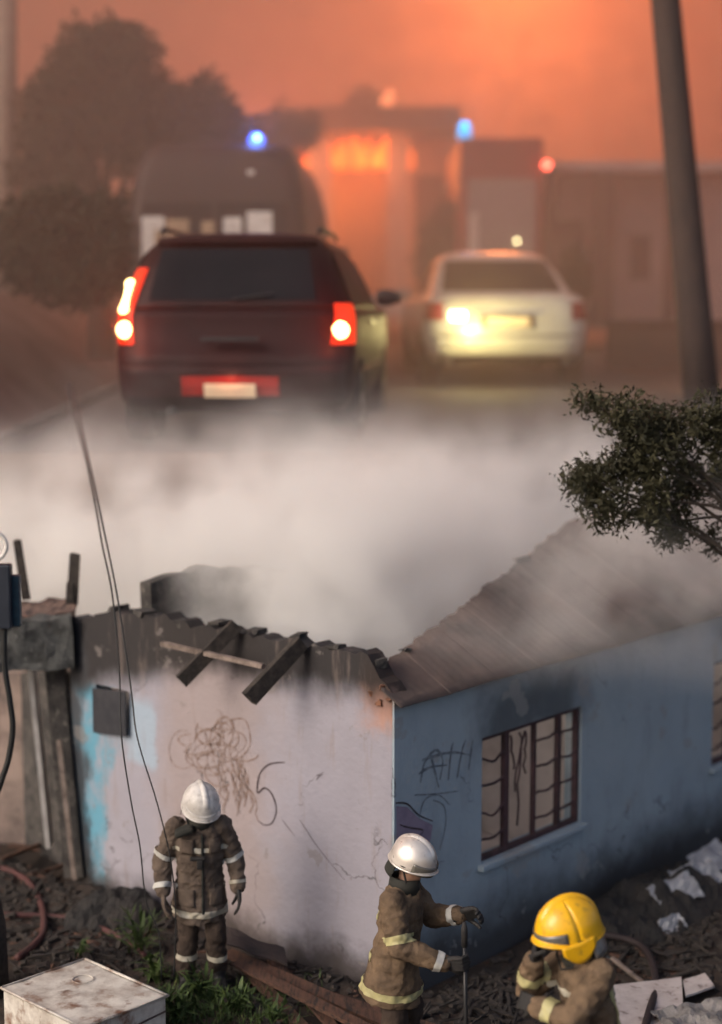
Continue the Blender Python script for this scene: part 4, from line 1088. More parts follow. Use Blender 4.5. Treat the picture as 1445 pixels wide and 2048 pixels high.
def person(label, loc, rz, J, coat, hmat, hkind, head_rot, hs=1.12, scale=1.0, bands=(), grp=None, hand=None, hands_mat=None, lean=0.0):
    t = thing('person', label, 'person', loc, rz, scale, grp)
    V3 = lambda k: Vector(J[k])
    # continuous body
    m = MB()
    hp = V3('head')
    Mh = Matrix.Translation(hp) @ head_rot
    for c, r in (((0, 0, .02), (.078, .098, .115)), ((0, -.03, -.06), (.06, .07, .065)), ((0, .03, .03), (.076, .085, .09))):
        b_ = MB(); ball(b_, c, r, 16); m.add([Mh @ p for p in b_.v], b_.f)
    for c, r in (((0, -.108, -.015), (.014, .022, .026)), ((0, -.10, .02), (.05, .012, .010)), ((0, -.095, -.065), (.026, .012, .010)), ((0, -.085, -.10), (.026, .02, .018)), ((.079, .01, -.005), (.010, .018, .032)), ((-.079, .01, -.005), (.010, .018, .032))):
        b_ = MB(); ball(b_, c, r, 10); m.add([Mh @ p for p in b_.v], b_.f)
    limb(m, [V3('neck') + Vector((0, 0, -.06)), hp + head_rot.to_3x3() @ Vector((0, .02, -.06))], [.06, .055])
    limb(m, [V3('pelvis'), V3('chest'), V3('neck') + Vector((0, 0, -.08))], [.125, .14, .10])
    for s in 'LR':
        limb(m, [V3('sh' + s), V3('el' + s), V3('wr' + s)], [.052, .042, .03])
        limb(m, [V3('hip' + s), V3('kn' + s), V3('an' + s)], [.078, .056, .042])
        limb(m, [V3('an' + s), V3('toe' + s)], [.04, .032])
    put(remesh(m, .012, 3), 'body', M_skin, t)
    for s in (-1, 1):
        e = MB(); ball(e, Mh @ Vector((s * .032, -.092, .005)), .012, 8); e.build('eye', M_glove, t, smooth=True)
    # trousers
    m = MB()
    limb(m, [V3('pelvis') + Vector((0, 0, .06)), V3('pelvis')], [.155, .165])
    for s in 'LR':
        limb(m, [V3('hip' + s), V3('kn' + s), V3('an' + s) + Vector((0, 0, .10))], [.105, .092, .086])
    tro = put(remesh(m, .016, 5, .010, 9), 'trousers', M_trou, t)
    for s in 'LR':
        d = (V3('kn' + s) - V3('an' + s)).normalized()
        band(tro, t, V3('an' + s) + d * .22, d, .05, .17, M_refl)
        m = MB(); limb(m, [V3('an' + s) + Vector((0, 0, .16)), V3('an' + s) + Vector((0, 0, .01))], [.074, .066]); limb(m, [V3('an' + s) + Vector((0, 0, -.035)), V3('toe' + s)], [.058, .05])
        put(remesh(m, .014, 3), 'boot', M_boot, t)
    # coat
    m = MB(); pe, ch, ne = V3('pelvis'), V3('chest'), V3('neck')
    up = (ne - pe).normalized(); side = (V3('shL') - V3('shR')); side = (side - up * side.dot(up)).normalized(); fw = side.cross(up)
    rings = []
    for q, wx, wy in ((-.60, .245, .225), (-.42, .240, .212), (-.24, .232, .19), (-.12, .222, .172), (.0, .208, .164), (.2, .20, .158), (.42, .205, .155), (.66, .215, .150), (.84, .20, .135), (.95, .13, .105), (1.04, .085, .085)):
        L_ = (ne - pe).length
        ax = pe + (ne - pe) * q if not J.get('bend') else pe.lerp(ch, min(1, max(0, q) * 2)) if 0 <= q < .5 else (ch.lerp(ne, (q - .5) * 2) if q >= .5 else pe + (ch - pe).normalized() * q * L_)
        rings.append([ax + side * wx * math.cos(a) + fw * wy * math.sin(a) for a in [2 * math.pi * k / 20 for k in range(20)]])
    m.loft(rings)
    for s in 'LR':
        limb(m, [V3('sh' + s), V3('el' + s), V3('el' + s).lerp(V3('wr' + s), .93)], [.098, .084, .066])
        ball(m, V3('sh' + s) + up * .01, (.10, .10, .095))
    coat_o = put(remesh(m, .012, 4, .011, 9), 'coat', coat, t)
    # collar
    m = MB(); m.tube([ne - up * .05, ne + up * .055], [.105, .10], 18, False)
    m.build('collar', M_collar, coat_o, smooth=True, thick=.02)
    for key, off, w, reach, mat in bands:
        if key == 'hem': band(coat_o, coat_o, pe - up * .235, up, w, .30, mat)
        elif key == 'chest': band(coat_o, coat_o, pe.lerp(ne, .62), up, w, .245, mat)
        else:
            s = key[-1]; a, b = (V3('sh' + s), V3('el' + s)) if key[:2] == 'up' else (V3('el' + s), V3('wr' + s))
            band(coat_o, coat_o, a.lerp(b, off), b - a, w, reach, mat)
    # zip flap, pocket, radio
    f_ = -fw if fw.dot(Vector((0, -1, 0))) < 0 else fw
    for s in 'LR':
        m = MB(); hd = (hand or {}).get(s, {})
        d = Vector(hd.get('d', (V3('wr' + s) - V3('el' + s)))); pn = Vector(hd.get('n', (0, -.3, 0))) if 'n' in hd else (Vector((0, 0, 0)) - side * (1 if s == 'L' else -1))
        wr = V3('wr' + s); hand_mesh(m, wr, d, pn, hd.get('curl', .32), 1.28, 1 if s == 'L' else -1)
        m.tube([wr - d.normalized() * .05, wr + d.normalized() * .03], [.05, .043], 12)
        put(remesh(m, .0065, 2), 'glove', (hands_mat or {}).get(s, M_glove), t)
    helmet(t, Mh @ Matrix.Translation((0, .005, .035)), hmat, hs, hkind)
    return t, coat_o, (pe, ch, ne, up, side)

from mathutils.bvhtree import BVHTree
def patch(coat, x0, x1, z0, z1, sgn, mat, name, off=.010, nu=6, nv=6, thick=.008):
    """a flap lying on the front (sgn=-1) or back (+1) of a coat"""
    me = coat.data; tree = BVHTree.FromPolygons([v.co for v in me.vertices], [p.vertices for p in me.polygons])
    def fn(u, v):
        x, z = x0 + (x1 - x0) * u, z0 + (z1 - z0) * v
        h = tree.ray_cast(Vector((x, sgn * 1.0, z)), Vector((0, -sgn, 0)))[0]
        return (x, (h.y if h else sgn * .15) + sgn * off, z)
    return MB().grid(fn, nu, nv).build(name, mat, coat, smooth=True, thick=thick)
GR = 'firefighters working around the burnt house'
# ---- left: facing us, head bowed, arms hanging
fz = yard_z(-1.38, 13.8)
J1 = dict(pelvis=(0, .02, .98), chest=(0, .0, 1.25), neck=(0.005, -.03, 1.52), head=(.015, -.085, 1.665), shL=(.19, 0, 1.45), shR=(-.20, .0, 1.45), elL=(.31, .02, 1.18), elR=(-.33, .03, 1.17), wrL=(.33, -.07, .93), wrR=(-.315, -.11, .92),
          hipL=(.10, .02, .92), hipR=(-.10, .02, .92), knL=(.13, -.06, .50), knR=(-.11, .0, .50), anL=(.15, .03, .09), anR=(-.13, .02, .09), toeL=(.19, -.13, .045), toeR=(-.16, -.14, .045))
Hr = Matrix.Rotation(R(14), 4, 'Z') @ Matrix.Rotation(R(30), 4, 'X')
B1 = [('hem', 0, .055, 0, M_refl), ('chest', 0, .04, 0, M_refl), ('upL', .93, .045, .14, M_reflw), ('upR', .80, .045, .14, M_reflw), ('loR', .78, .045, .13, M_reflw), ('loL', .80, .03, .13, M_refl)]
p1, c1, _ = person('firefighter in white helmet looking down beside the white wall, black gloves hanging', (-1.40, 13.80, fz), R(6), J1, M_coat, M_hwhite, 'white', Hr, 1.22, 1.0, B1, GR, hands_mat={'R': M_coat})
patch(c1, .012, .034, .74, 1.44, -1, M_collar, 'zip_flap', .008, 2, 30)
for x0, x1, z0, z1 in ((-.19, -.05, .80, .95), (.08, .20, .80, .95), (-.17, -.05, 1.27, 1.40), (.08, .18, 1.27, 1.40)): patch(c1, x0, x1, z0, z1, -1, M_coat, 'pocket', .012)
MB().box((-.02, -.185, 1.24), (.13, .05, .03)).box((-.0, -.195, 1.19), (.05, .04, .08)).build('torch_clip', M_glove, c1, bevel=.008)
MB().box((-.13, -.13, 1.475), (.17, .16, .06), Matrix.Rotation(R(-20), 3, 'Y')).build('shoulder_yoke', M_collar, c1, bevel=.025)

# ---- middle: turned to the right, holding an upright tool
fz = -.10
J2 = dict(pelvis=(0, .03, .98), chest=(0, .02, 1.25), neck=(0.0, -.035, 1.51), head=(0, -.095, 1.665), shL=(.19, .02, 1.42), shR=(-.19, .0, 1.42), elL=(.27, -.16, 1.19), elR=(-.27, -.08, 1.15), wrL=(.16, -.40, 1.26), wrR=(-.20, -.40, 1.04),
          hipL=(.10, .02, .92), hipR=(-.10, .02, .92), knL=(.13, -.05, .50), knR=(-.12, .0, .50), anL=(.15, .03, .09), anR=(-.13, .02, .09), toeL=(.19, -.13, .045), toeR=(-.16, -.14, .045))
Hr = Matrix.Rotation(R(-12), 4, 'Z') @ Matrix.Rotation(R(24), 4, 'X')
B2 = [('hem', 0, .055, 0, M_refly), ('upR', .84, .06, .15, M_refly), ('loR', .84, .05, .12, M_reflw), ('loL', .84, .05, .12, M_reflw)]
p2_, c2, _ = person('firefighter in silver helmet turned right with one hand on an upright black tool', (.30, 12.3, fz), R(72), J2, M_coat2, M_hsilv, 'silver', Hr, 1.08, 1.09, B2, GR, hand={'R': dict(curl=1.1, n=(.6, 0, .1), d=(.0, -1, .1)), 'L': dict(curl=.8, d=(0, -.9, .3), n=(-.5, 0, -.3))}, hands_mat={'R': M_glove})
for q in range(8): patch(c2, -.11 + .055 * (q % 4), -.07 + .055 * (q % 4), 1.33 - .07 * (q // 4), 1.375 - .07 * (q // 4), 1, M_refly, 'back_lettering', .006, 2, 2, .004)
patch(c2, -.13, .13, .95, 1.0, 1, M_refly, 'waist_strip', .007, 8, 2, .004)
hcol = p2_.matrix_basis
tool_p = Matrix.Translation(p2_.location) @ Matrix.Rotation(R(72), 4, 'Z') @ Vector((-.165 * 1.09, -.52 * 1.09, 0))
tl_ = thing('rescue_bar', 'long black steel bar held upright by the firefighter in silver helmet', 'tool', (tool_p.x, tool_p.y, .0))
m = MB(); m.tube([(.03, 0, -.05), (.015, 0, .55), (0, 0, 1.2)], .017, 10).build('shaft', M_metal, tl_, smooth=True)
MB().tube([(0, 0, 1.17), (-.002, 0, 1.30), (-.003, 0, 1.36)], [.025, .026, .014], 10).build('grip', M_glove, tl_, smooth=True)
MB().box((.03, 0, .0), (.15, .03, .12)).build('blade', M_metal, tl_, bevel=.01)

# ---- right: yellow helmet, facing left, hand raised to the mouth
J3 = dict(pelvis=(0, .05, .98), chest=(0, .02, 1.25), neck=(.0, -.07, 1.49), head=(0, -.14, 1.635), shL=(.19, -.01, 1.41), shR=(-.19, .0, 1.40), elL=(.24, -.21, 1.17), elR=(-.25, -.30, 1.20), wrL=(.03, -.37, 1.20), wrR=(-.10, -.33, 1.45),
          hipL=(.10, .02, .92), hipR=(-.10, .02, .92), knL=(.12, -.05, .50), knR=(-.12, .0, .50), anL=(.15, .03, .09), anR=(-.13, .02, .09), toeL=(.19, -.13, .045), toeR=(-.16, -.14, .045))
Hr = Matrix.Rotation(R(0), 4, 'Z') @ Matrix.Rotation(R(16), 4, 'X')
B3 = [('hem', 0, .055, 0, M_refly), ('loL', .62, .07, .13, M_refly), ('loR', .45, .07, .13, M_refly), ('chest', 0, .045, 0, M_refl)]
p3_, c3_, _ = person('firefighter in yellow helmet facing left with a hand raised to the mouth', (1.55, 10.75, 0.0), R(-72), J3, M_coat2, M_hyel, 'yellow', Hr, 1.34, 1.08, B3, GR, hand={'R': dict(curl=1.0, d=(.15, .1, 1), n=(.4, .6, 0)), 'L': dict(curl=.9, d=(-.8, -.4, .0), n=(0, .6, -.2))})
for q in range(8): patch(c3_, -.10 + .055 * (q % 4), -.06 + .055 * (q % 4), 1.30 - .07 * (q // 4), 1.345 - .07 * (q // 4), 1, M_refl, 'back_lettering', .006, 2, 2, .004)
for x0, x1 in ((.12, .16), (-.16, -.12)): patch(c3_, x0, x1, 1.0, 1.36, 1, M_refly, 'shoulder_strip', .007, 2, 8, .004)
MB().box((-.10, -.30, 1.56), (.05, .05, .13)).build('hand_radio', M_glove, p3_, bevel=.008)
# ================================================================ foreground yard
def gz(px, py, dz=0.0):
    p = atz(px, py, 0.0)
    for _ in range(4): p = atz(px, py, yard_z(p.x, p.y) + dz)
    return p
rf = random.Random(31)
# ---- heaps of burnt rubbish against the walls
def heap(name, label, px, py, rx, ry, h, seed, mat, rot=0.0):
    c = gz(px, py); t_ = tag(MB().grid(lambda u, v: (lambda x, y: (x * math.cos(rot) - y * math.sin(rot), x * math.sin(rot) + y * math.cos(rot), -0.06 + yard_z(c.x + x * math.cos(rot) - y * math.sin(rot), c.y + x * math.sin(rot) + y * math.cos(rot)) - c.z + max(0, 1 - (x / rx) ** 2 - (y / ry) ** 2) ** .8 * h * (1 + .5 * fbm((x + seed, y, 0), 2.2)) + .05 * fbm((x, y + seed, 0), 7) * (1 if abs(x / rx) < .97 and abs(y / ry) < .97 else 0)))((u * 2 - 1) * rx, (v * 2 - 1) * ry), 40, 26).build(name, mat, loc=c, smooth=False), label, 'rubbish heap')
    return t_
M_heap = mk('burnt_rubbish', (0.012, 0.011, 0.011), (0.03, 0.025, 0.022), scale=5, rough=.8, bump=1.0, bscale=22, c3=(.06, .05, .045), scale3=18, lo3=.64, hi3=.72)
heap('rubbish_heap', 'low black heap of burnt plastic at the foot of the blue painted strip', 225, 1825, .60, .45, .20, 3, M_heap, .3)
heap('rubbish_heap', 'long dark heap of ash and rubbish along the foot of the blue wall', 1330, 1800, 1.6, .6, .30, 7, M_heap, TH)
heap('rubbish_heap', 'dark ash heap between the planks and the house corner', 640, 1930, .9, .35, .16, 11, M_heap, TH + math.pi / 2)
# ---- small rubble and splinters, too many to count
def rubble(name, label, spots, n, smin, smax, mat, seed, flat=.5):
    rr = random.Random(seed); m = MB()
    for _ in range(n):
        px, py, sx, sy = rr.choice(spots); p = gz(rr.gauss(px, sx), rr.gauss(py, sy))
        a, b = (p - C0).dot(UH), (p - C0).dot(VH)
        if a > -.12 and b > -.12: continue
        s = rr.uniform(smin, smax)
        Rm = Matrix.Rotation(rr.uniform(0, 6), 3, 'Z') @ Matrix.Rotation(rr.uniform(-.5, .5), 3, 'X') @ Matrix.Rotation(rr.uniform(-.4, .4), 3, 'Y')
        m.box(p + Vector((0, 0, s * flat * .35)), (s * rr.uniform(.6, 2.2), s * rr.uniform(.4, 1), s * flat), Rm, s * .12)
    return tag(m.build(name, mat), label, 'rubble', kind='stuff')
rubble('rubble', 'black and brown rubble strewn over the yard', [(80, 1800, 90, 60), (250, 1900, 140, 50), (620, 1970, 120, 40), (1000, 1990, 80, 30), (1300, 1900, 120, 50), (1380, 1800, 60, 40), (40, 1700, 50, 30)], 2600, .015, .08, M_char, 5)
rubble('splinters', 'brown wood splinters strewn over the yard', [(80, 1760, 80, 50), (70, 1690, 60, 25), (620, 1990, 110, 40), (200, 1900, 100, 30), (1250, 1950, 80, 40)], 420, .02, .075, M_wood, 6, .3)
rubble('ash_flakes', 'pale ash and plaster flakes', [(100, 1880, 80, 40), (1300, 1850, 90, 40), (620, 1960, 120, 40), (1390, 1760, 50, 25), (960, 2010, 60, 20), (60, 1720, 60, 30)], 300, .012, .04, M_sootg, 8, .3)
rr = random.Random(61); m = MB()
for _ in range(170):
    px, py, sx, sy = rr.choice([(90, 1770, 90, 50), (230, 1880, 110, 40), (640, 1975, 110, 35), (1010, 2000, 70, 25), (1290, 1890, 110, 45), (60, 1690, 50, 20), (860, 2020, 90, 20)])
    p = gz(rr.gauss(px, sx), rr.gauss(py, sy), .03); a_, b_ = (p - C0).dot(UH), (p - C0).dot(VH)
    if a_ > -.2 and b_ > -.2: continue
    az = rr.uniform(0, 3.14); l = rr.uniform(.15, .5); d = Vector((math.cos(az), math.sin(az), rr.uniform(-.1, .25))) * l
    m.bar(p - d / 2, p + d / 2, rr.uniform(.012, .04), rr.uniform(.01, .025), jit=.005)
tag(m.build('charred_sticks', M_char), 'charred sticks and laths strewn over the yard', 'sticks', kind='stuff')
# ---- white sheets caught on the heap by the blue wall
M_wsheet = mk('crumpled_white_sheet', (0.36, 0.36, 0.38), (0.22, 0.22, 0.24), scale=6, rough=.8, bump=.8, bscale=14)
for i, (px, py, w, h, lab) in enumerate(((1352, 1782, .28, .14, 'crumpled pale sheet on the black heap, lowest of those by the blue wall'), (1395, 1752, .30, .15, 'crumpled pale sheet in the middle of the black heap by the blue wall'), (1432, 1722, .30, .2, 'crumpled pale sheet at the right edge on the black heap'), (1300, 1812, .14, .06, 'small pale scrap on the dark heap near the blue wall foot'), (1345, 1850, .15, .07, 'small pale scrap lying apart below the black heap'))):
    p = gz(px, py, .22 if i < 3 else .1)
    tag(MB().grid(lambda u, v: ((u - .5) * w * 2, (v - .5) * h * 2, .05 * fbm((u * 3 + i, v * 3, i), 1.5) + .1 * (v - .5)), 9, 7).build('crumpled_sheet', M_wsheet, loc=p, rot=(R(18), R(-6), TH + rf.uniform(-.3, .3)), thick=.006), lab, 'sheet')
# ---- planks by the white wall
PL = [((455, 1905), (790, 2052), .13, .035, 0.10, M_wood, 'long reddish plank nearest the white wall foot'), ((470, 1925), (770, 2075), .11, .03, 0.15, M_wood, 'reddish plank on top of the stack below the white wall'), ((545, 1920), (690, 2080), .10, .03, .05, M_wood, 'brown plank crossing low in the heap, steepest of those by the white wall'), ((500, 1945), (640, 2090), .12, .03, .04, M_wood, 'broad brown plank nearest the weeds at the bottom'), ((600, 1930), (840, 2030), .09, .035, .06, M_char, 'blackened plank between the reddish planks and the house corner'), ((560, 1895), (745, 1960), .08, .05, .08, M_char, 'blackened beam lying closest along the white wall foot'), ((640, 1985), (880, 2060), .10, .03, .03, M_wood, 'brown plank ending at the feet of the silver helmeted firefighter'), ((480, 1960), (560, 2080), .07, .03, .05, M_char, 'short blackened plank beside the left firefighter boots'), ((900, 2010), (1060, 1975), .09, .03, .04, M_char, 'blackened plank on the ground between the middle and right firefighters'), ((1225, 1915), (1300, 1978), .035, .03, .12, M_woodp, 'thin pale batten slanting right of the yellow helmeted firefighter'), ((20, 1690), (130, 1705), .08, .03, .05, M_wood, 'brown plank under the porch, lying nearly level'), ((0, 1720), (120, 1672), .07, .03, .05, M_wood, 'brown plank under the porch, slanting up to the right'), ((60, 1750), (150, 1725), .06, .03, .03, M_wood, 'short brown plank just outside the porch opening')]
for i, (a, b, w, h, dz, mt, lab) in enumerate(PL):
    A, B = gz(*a, dz), gz(*b, dz * .6)
    c = (A + B) / 2; k = MB(); k.bar(A - c, B - c, w, h, (rf.uniform(-.15, .15), 0, 1), .006)
    tag(k.build('plank', mt, loc=c, bevel=.003), lab or ('charred plank lying in the yard debris' if mt is M_char else ('brown plank under the porch opening' if a[1] < 1800 else 'brown plank low in the heap by the white wall')), 'plank', 'planks lying in the yard')
A = gz(452, 1872, .24); B = gz(572, 1915, .20); c = (A + B) / 2; d = (B - A)
tag(MB().grid(lambda u, v: -d / 2 + d * u + Vector((.05, -.28, -.10)) * (v - .5) * .75 + Vector((0, 0, .012 * math.sin(u * 9) + .02 * fbm((u, v, 0), 2))), 10, 5).build('dark_board', mk('dark_board', (.05, .035, .032), (.032, .025, .023), scale=6, rough=.8), loc=c, thick=.018), 'dark broad board lying behind the left firefighter', 'board')
# ---- rusty white metal cabinet lying in front
M_cab = mk('rusty_white_enamel', (0.60, 0.56, 0.50), (0.34, 0.29, 0.25), scale=5.2, rough=.5, bump=.3, bscale=10, c3=(0.17, 0.085, 0.05), scale3=4.5, lo3=.53, hi3=.66, rvar=.2)
zc = .46
cb_, cr, cl = atz(170, 1920, zc), atz(337, 1993, zc), atz(2, 1978, zc)
cn = cr + cl - cb_
cc = (cr + cl) / 2
cab = thing('metal_cabinet', 'rusty white enamel cabinet lying in the bottom left corner', 'cabinet', (cc.x, cc.y, 0))
def cp(u, v): return cb_ + (cr - cb_) * u + (cl - cb_) * v - Vector((cc.x, cc.y, 0))
m = MB().grid(lambda u, v: cp(u, v) + Vector((0, 0, .010 * fbm((u * 3, v * 3, 0), 1) - .012 * math.exp(-((u - .3) ** 2 + (v - .35) ** 2) * 30))), 24, 24); top_o = m.build('top_panel', M_cab, cab, smooth=True, thick=.012)
inset = lambda u, v, z: (lambda p: Vector((p.x, p.y, z)))(cp(u, v))
m = MB()
for q0, q1 in (((.02, .02), (.98, .02)), ((.98, .02), (.98, .98)), ((.98, .98), (.02, .98)), ((.02, .98), (.02, .02))):
    m.grid(lambda u, v: inset(q0[0] + (q1[0] - q0[0]) * u, q0[1] + (q1[1] - q0[1]) * u, zc - .008 - (zc + .15) * v) + Vector((0, 0, .0)), 10, 6)
m.build('side_panel', M_cab, cab, thick=.008)
MB().tube([cp(u, v) + Vector((0, 0, .009)) for u, v in ((0, 0), (1, 0), (1, 1), (0, 1), (0, 0))], .012, 6).build('rolled_edge', M_cab, cab, smooth=True)
ctr = cp(.30, .32)
MB().tube([ctr + Vector((.085 * math.cos(a), .085 * math.sin(a), .006)) for a in [k * math.pi / 14 for k in range(29)]], .005, 5, False).build('pressed_ring', M_cab, cab)
k = MB(); k.bar(inset(1.0, .05, .35) + Vector((.012, 0, 0)), inset(1.0, .75, .30) + Vector((.012, 0, 0)), .012, .01); k.build('seam', M_rust, cab)
# ---- hoses
M_hose = mk('maroon_hose', (0.085, 0.030, 0.028), (0.055, 0.022, 0.02), scale=8, rough=.7)
M_hosed = mk('dark_hose', (0.030, 0.018, 0.018), (0.022, 0.015, 0.015), scale=8, rough=.7)
def smooth_pts(P, n=6):
    Q = []
    for i in range(len(P) - 1):
        p0, p1, p2_, p3 = P[max(i - 1, 0)], P[i], P[i + 1], P[min(i + 2, len(P) - 1)]
        for q in range(n):
            t = q / n; Q.append(0.5 * ((2 * p1) + (p2_ - p0) * t + (2 * p0 - 5 * p1 + 4 * p2_ - p3) * t * t + (3 * p1 - p0 - 3 * p2_ + p3) * t ** 3))
    Q.append(P[-1]); return Q
def hose(lab, pix, r, mat, dz=None, name='fire_hose'):
    P = smooth_pts([gz(px, py, dz if dz else r) for px, py in pix]); c = P[0].copy()
    return tag(MB().tube([p - c for p in P], r, 10).build(name, mat, loc=c, smooth=True), lab, 'hose', 'hoses lying in the yard')
hose('maroon hose looping at the left edge of the yard', [(-40, 1735), (10, 1738), (58, 1765), (85, 1815), (86, 1865), (62, 1895), (35, 1915)], .032, M_hose)
hose('maroon hose running past the black heap towards the weeds', [(-20, 1828), (40, 1830), (100, 1833), (160, 1842), (215, 1862), (262, 1890), (290, 1912)], .028, M_hose)
hose('dark hose crossing the white boards at bottom right', [(1150, 1868), (1225, 1872), (1280, 1890), (1305, 1925), (1312, 1975), (1300, 2020), (1280, 2090)], .034, M_hosed, .10)
# ---- boards bottom right
M_wb = mk('dirty_white_board', (0.50, 0.44, 0.42), (0.38, 0.32, 0.30), scale=5, rough=.8, c3=(.10, .07, .06), scale3=9, lo3=.56, hi3=.68)
def board(lab, quad, dz, th, cat='board'):
    P = [gz(px, py, dz) for px, py in quad]; c = sum(P, Vector()) / 4
    for p in P: p.z = c.z + (p.z - c.z) * .3
    m = MB().grid(lambda u, v: (P[0].lerp(P[1], u)).lerp(P[3].lerp(P[2], u), v) - c + Vector((0, 0, .006 * fbm((u * 2, v * 2, 0), 1))), 6, 6)
    return tag(m.build('white_board', M_wb, loc=c, thick=th), lab, cat)
board('large dirty white board under the hose at bottom right', [(1195, 1985), (1363, 1963), (1372, 2090), (1170, 2110)], .055, .018)
board('small white board end sticking out beside the large one', [(1366, 1965), (1410, 1946), (1430, 1974), (1372, 1992)], .085, .02)
p = gz(1405, 2040, .05)
tag(MB().grid(lambda u, v: ((u - .5) * .75, (v - .5) * .5, .10 * abs(math.sin(u * 7 + 2 * v)) * .4 + .06 * fbm((u * 3, v * 3, 2), 1.4)), 16, 10).build('crumpled_sheet', mk('grey_crumpled_canvas', (.24, .22, .21), (.13, .12, .11), scale=7, rough=.9, bump=.8, bscale=20), loc=p, rot=(0, 0, .35), thick=.008), 'grey crumpled canvas in the bottom right corner', 'canvas')
# ---- wires hanging across the picture
M_wire = mk('black_wire', (.012, .012, .012), (.018, .018, .018), rough=.5)
def wire_y(py):
    T = [(770, 20.35), (900, 17.2), (1000, 15.7), (1100, 14.9), (1200, 14.4), (1350, 13.8), (1500, 13.45), (2100, 13.3)]
    for (a, b), (c, d) in zip(T, T[1:]):
        if a <= py <= c: return b + (d - b) * (py - a) / (c - a)
    return 13.3
for lab, pix in (('thin black wire hanging on the left, ending low in the weeds', [(133, 773), (155, 850), (175, 930), (193, 1020), (205, 1090), (222, 1170), (233, 1260), (240, 1360), (243, 1470), (262, 1600), (280, 1690), (288, 1770), (296, 1815), (312, 1848), (320, 1880), (324, 1960)]),
                 ('thin black wire hanging just right of its twin, ending by the left firefighter', [(146, 778), (170, 885), (188, 965), (206, 1050), (231, 1170), (250, 1290), (264, 1390), (272, 1460), (286, 1515), (310, 1590), (330, 1665), (344, 1735), (352, 1830), (348, 1960)])):
    P = smooth_pts([at(px, py, wire_y(py)) for px, py in pix], 5); c = P[-1].copy()
    tag(MB().tube([p - c for p in P], [.011 - .005 * min(1, i / len(P) * 1.6) for i in range(len(P))], 6).build('hanging_wire', M_wire, loc=c, smooth=True), lab, 'wire', 'wires hanging over the yard')
A = at(140, 768, 20.4)
sp_ = thing('short_stake', 'short thin stake on the road edge where the two wires are tied', 'stake', (A.x, A.y, road_z(20.4)))
MB().tube([(.02, 0, -.2), (.01, 0, .4), (0, 0, A.z - road_z(20.4) + .03)], [.022, .02, .018], 8).build('shaft', M_pole, sp_, smooth=True)
MB().tube([(-.05, -.02, A.z - road_z(20.4)), (.05, -.02, A.z - road_z(20.4))], .012, 6).build('insulator', M_pole, sp_)
# ---- pole with meter box at the left edge
PY = 11.3
b0p = at(-90, 1024, PY); b0p.z = 0
up_ = thing('utility_pole', 'pole at the left edge carrying a dark blue meter box and thick black cable', 'pole', b0p)
MB().tube([(0, 0, 0), (0, 0, 4), (0, 0, 9)], [.16, .14, .11], 14).build('shaft', M_pole, up_, smooth=True)
def q_(px, py, Y=PY): return at(px, py, Y) - b0p
A, B = q_(-60, 1128, PY - .1), q_(26, 1256, PY - .1)
MB().box((A + B) / 2, (abs(B.x - A.x), .10, abs(A.z - B.z))).build('meter_box', mk('dark_navy_box', (.012, .016, .026), (.02, .024, .036), rough=.5), up_, bevel=.012)
A, B = q_(10, 1150, PY - .04), q_(43, 1252, PY - .04)
MB().box((A + B) / 2, (abs(B.x - A.x), .08, abs(A.z - B.z))).build('box_lid', mk('teal_lid', (.02, .06, .085), (.015, .03, .05), rough=.5, scale=12), up_, bevel=.008)
c = q_(-26, 1092, PY - .12)
MB().tube([c + Vector((.135 * math.cos(a), 0, .11 * math.sin(a))) for a in [k * math.pi / 16 for k in range(33)]], .016, 8, False).build('white_ring', M_whitep, up_, smooth=True)
P = smooth_pts([q_(px, py, PY - .1) for px, py in ((9, 1250), (10, 1330), (20, 1400), (26, 1455), (18, 1515), (4, 1560), (-20, 1640), (-40, 1800))])
MB().tube(P, .021, 8).build('cable', M_wire, up_, smooth=True)
A = gz(-30, 1985); 
gp = thing('charred_post', 'black charred post at the lower left edge', 'post', A)
H_ = at(-20, 1600, A.y).z - A.z
MB().tube([(0, 0, -.1), (.01, 0, H_ * .35), (-.06, 0, H_ * .7), (-.12, 0, H_)], [.22, .19, .15, .10], 12).build('shaft', M_char, gp, smooth=True)
# ---- weeds and grass
M_weed = mk('weed_leaf', (0.055, 0.085, 0.022), (0.035, 0.058, 0.018), scale=6, rough=.6, spec=.3, c3=(.12, .13, .035), scale3=9, lo3=.58, hi3=.7)
def blades(m, base, n, L, w, rr, spread=.9, out=0.0):
    for _ in range(n):
        az = rr.uniform(0, 6.28); tilt = rr.uniform(.15, spread); l = L * rr.uniform(.5, 1.2)
        b = Vector(base) + Vector((rr.gauss(0, out), rr.gauss(0, out), 0)); d = Vector((math.cos(az), math.sin(az), 0)); s = Vector((-d.y, d.x, 0))
        o = len(m.v); ww_ = w * rr.uniform(.6, 1.3)
        for i in range(5):
            t = i / 4; c = b + d * l * math.sin(tilt) * t * (1 + .4 * t) + Vector((0, 0, l * math.cos(tilt) * t - l * .30 * tilt * t * t))
            q = ww_ * (math.sin(math.pi * (.12 + .86 * t)) ** .8)
            m.v += [c - s * q / 2, c + Vector((0, 0, -q * .15)), c + s * q / 2]
        for i in range(4):
            for k in (0, 1): m.f.append([o + 3 * i + k, o + 3 * i + k + 1, o + 3 * i + k + 4, o + 3 * i + k + 3])
WS = [(283, 1905, .42, 46, 'tall leafy weed at the left of the left firefighter'), (318, 1965, .30, 40, 'leafy weed in front of the left firefighter boots at left'), (158, 1912, .16, 20, 'small pale weed just behind the white cabinet'), (405, 2005, .30, 50, 'bushy green weed below the left firefighter'), (468, 2022, .26, 44, 'low green weed right of the bushy one'), (355, 2045, .30, 40, 'weed beside the cabinet corner at the bottom edge'), (545, 2040, .20, 26, 'small weed among the planks at the bottom edge')]
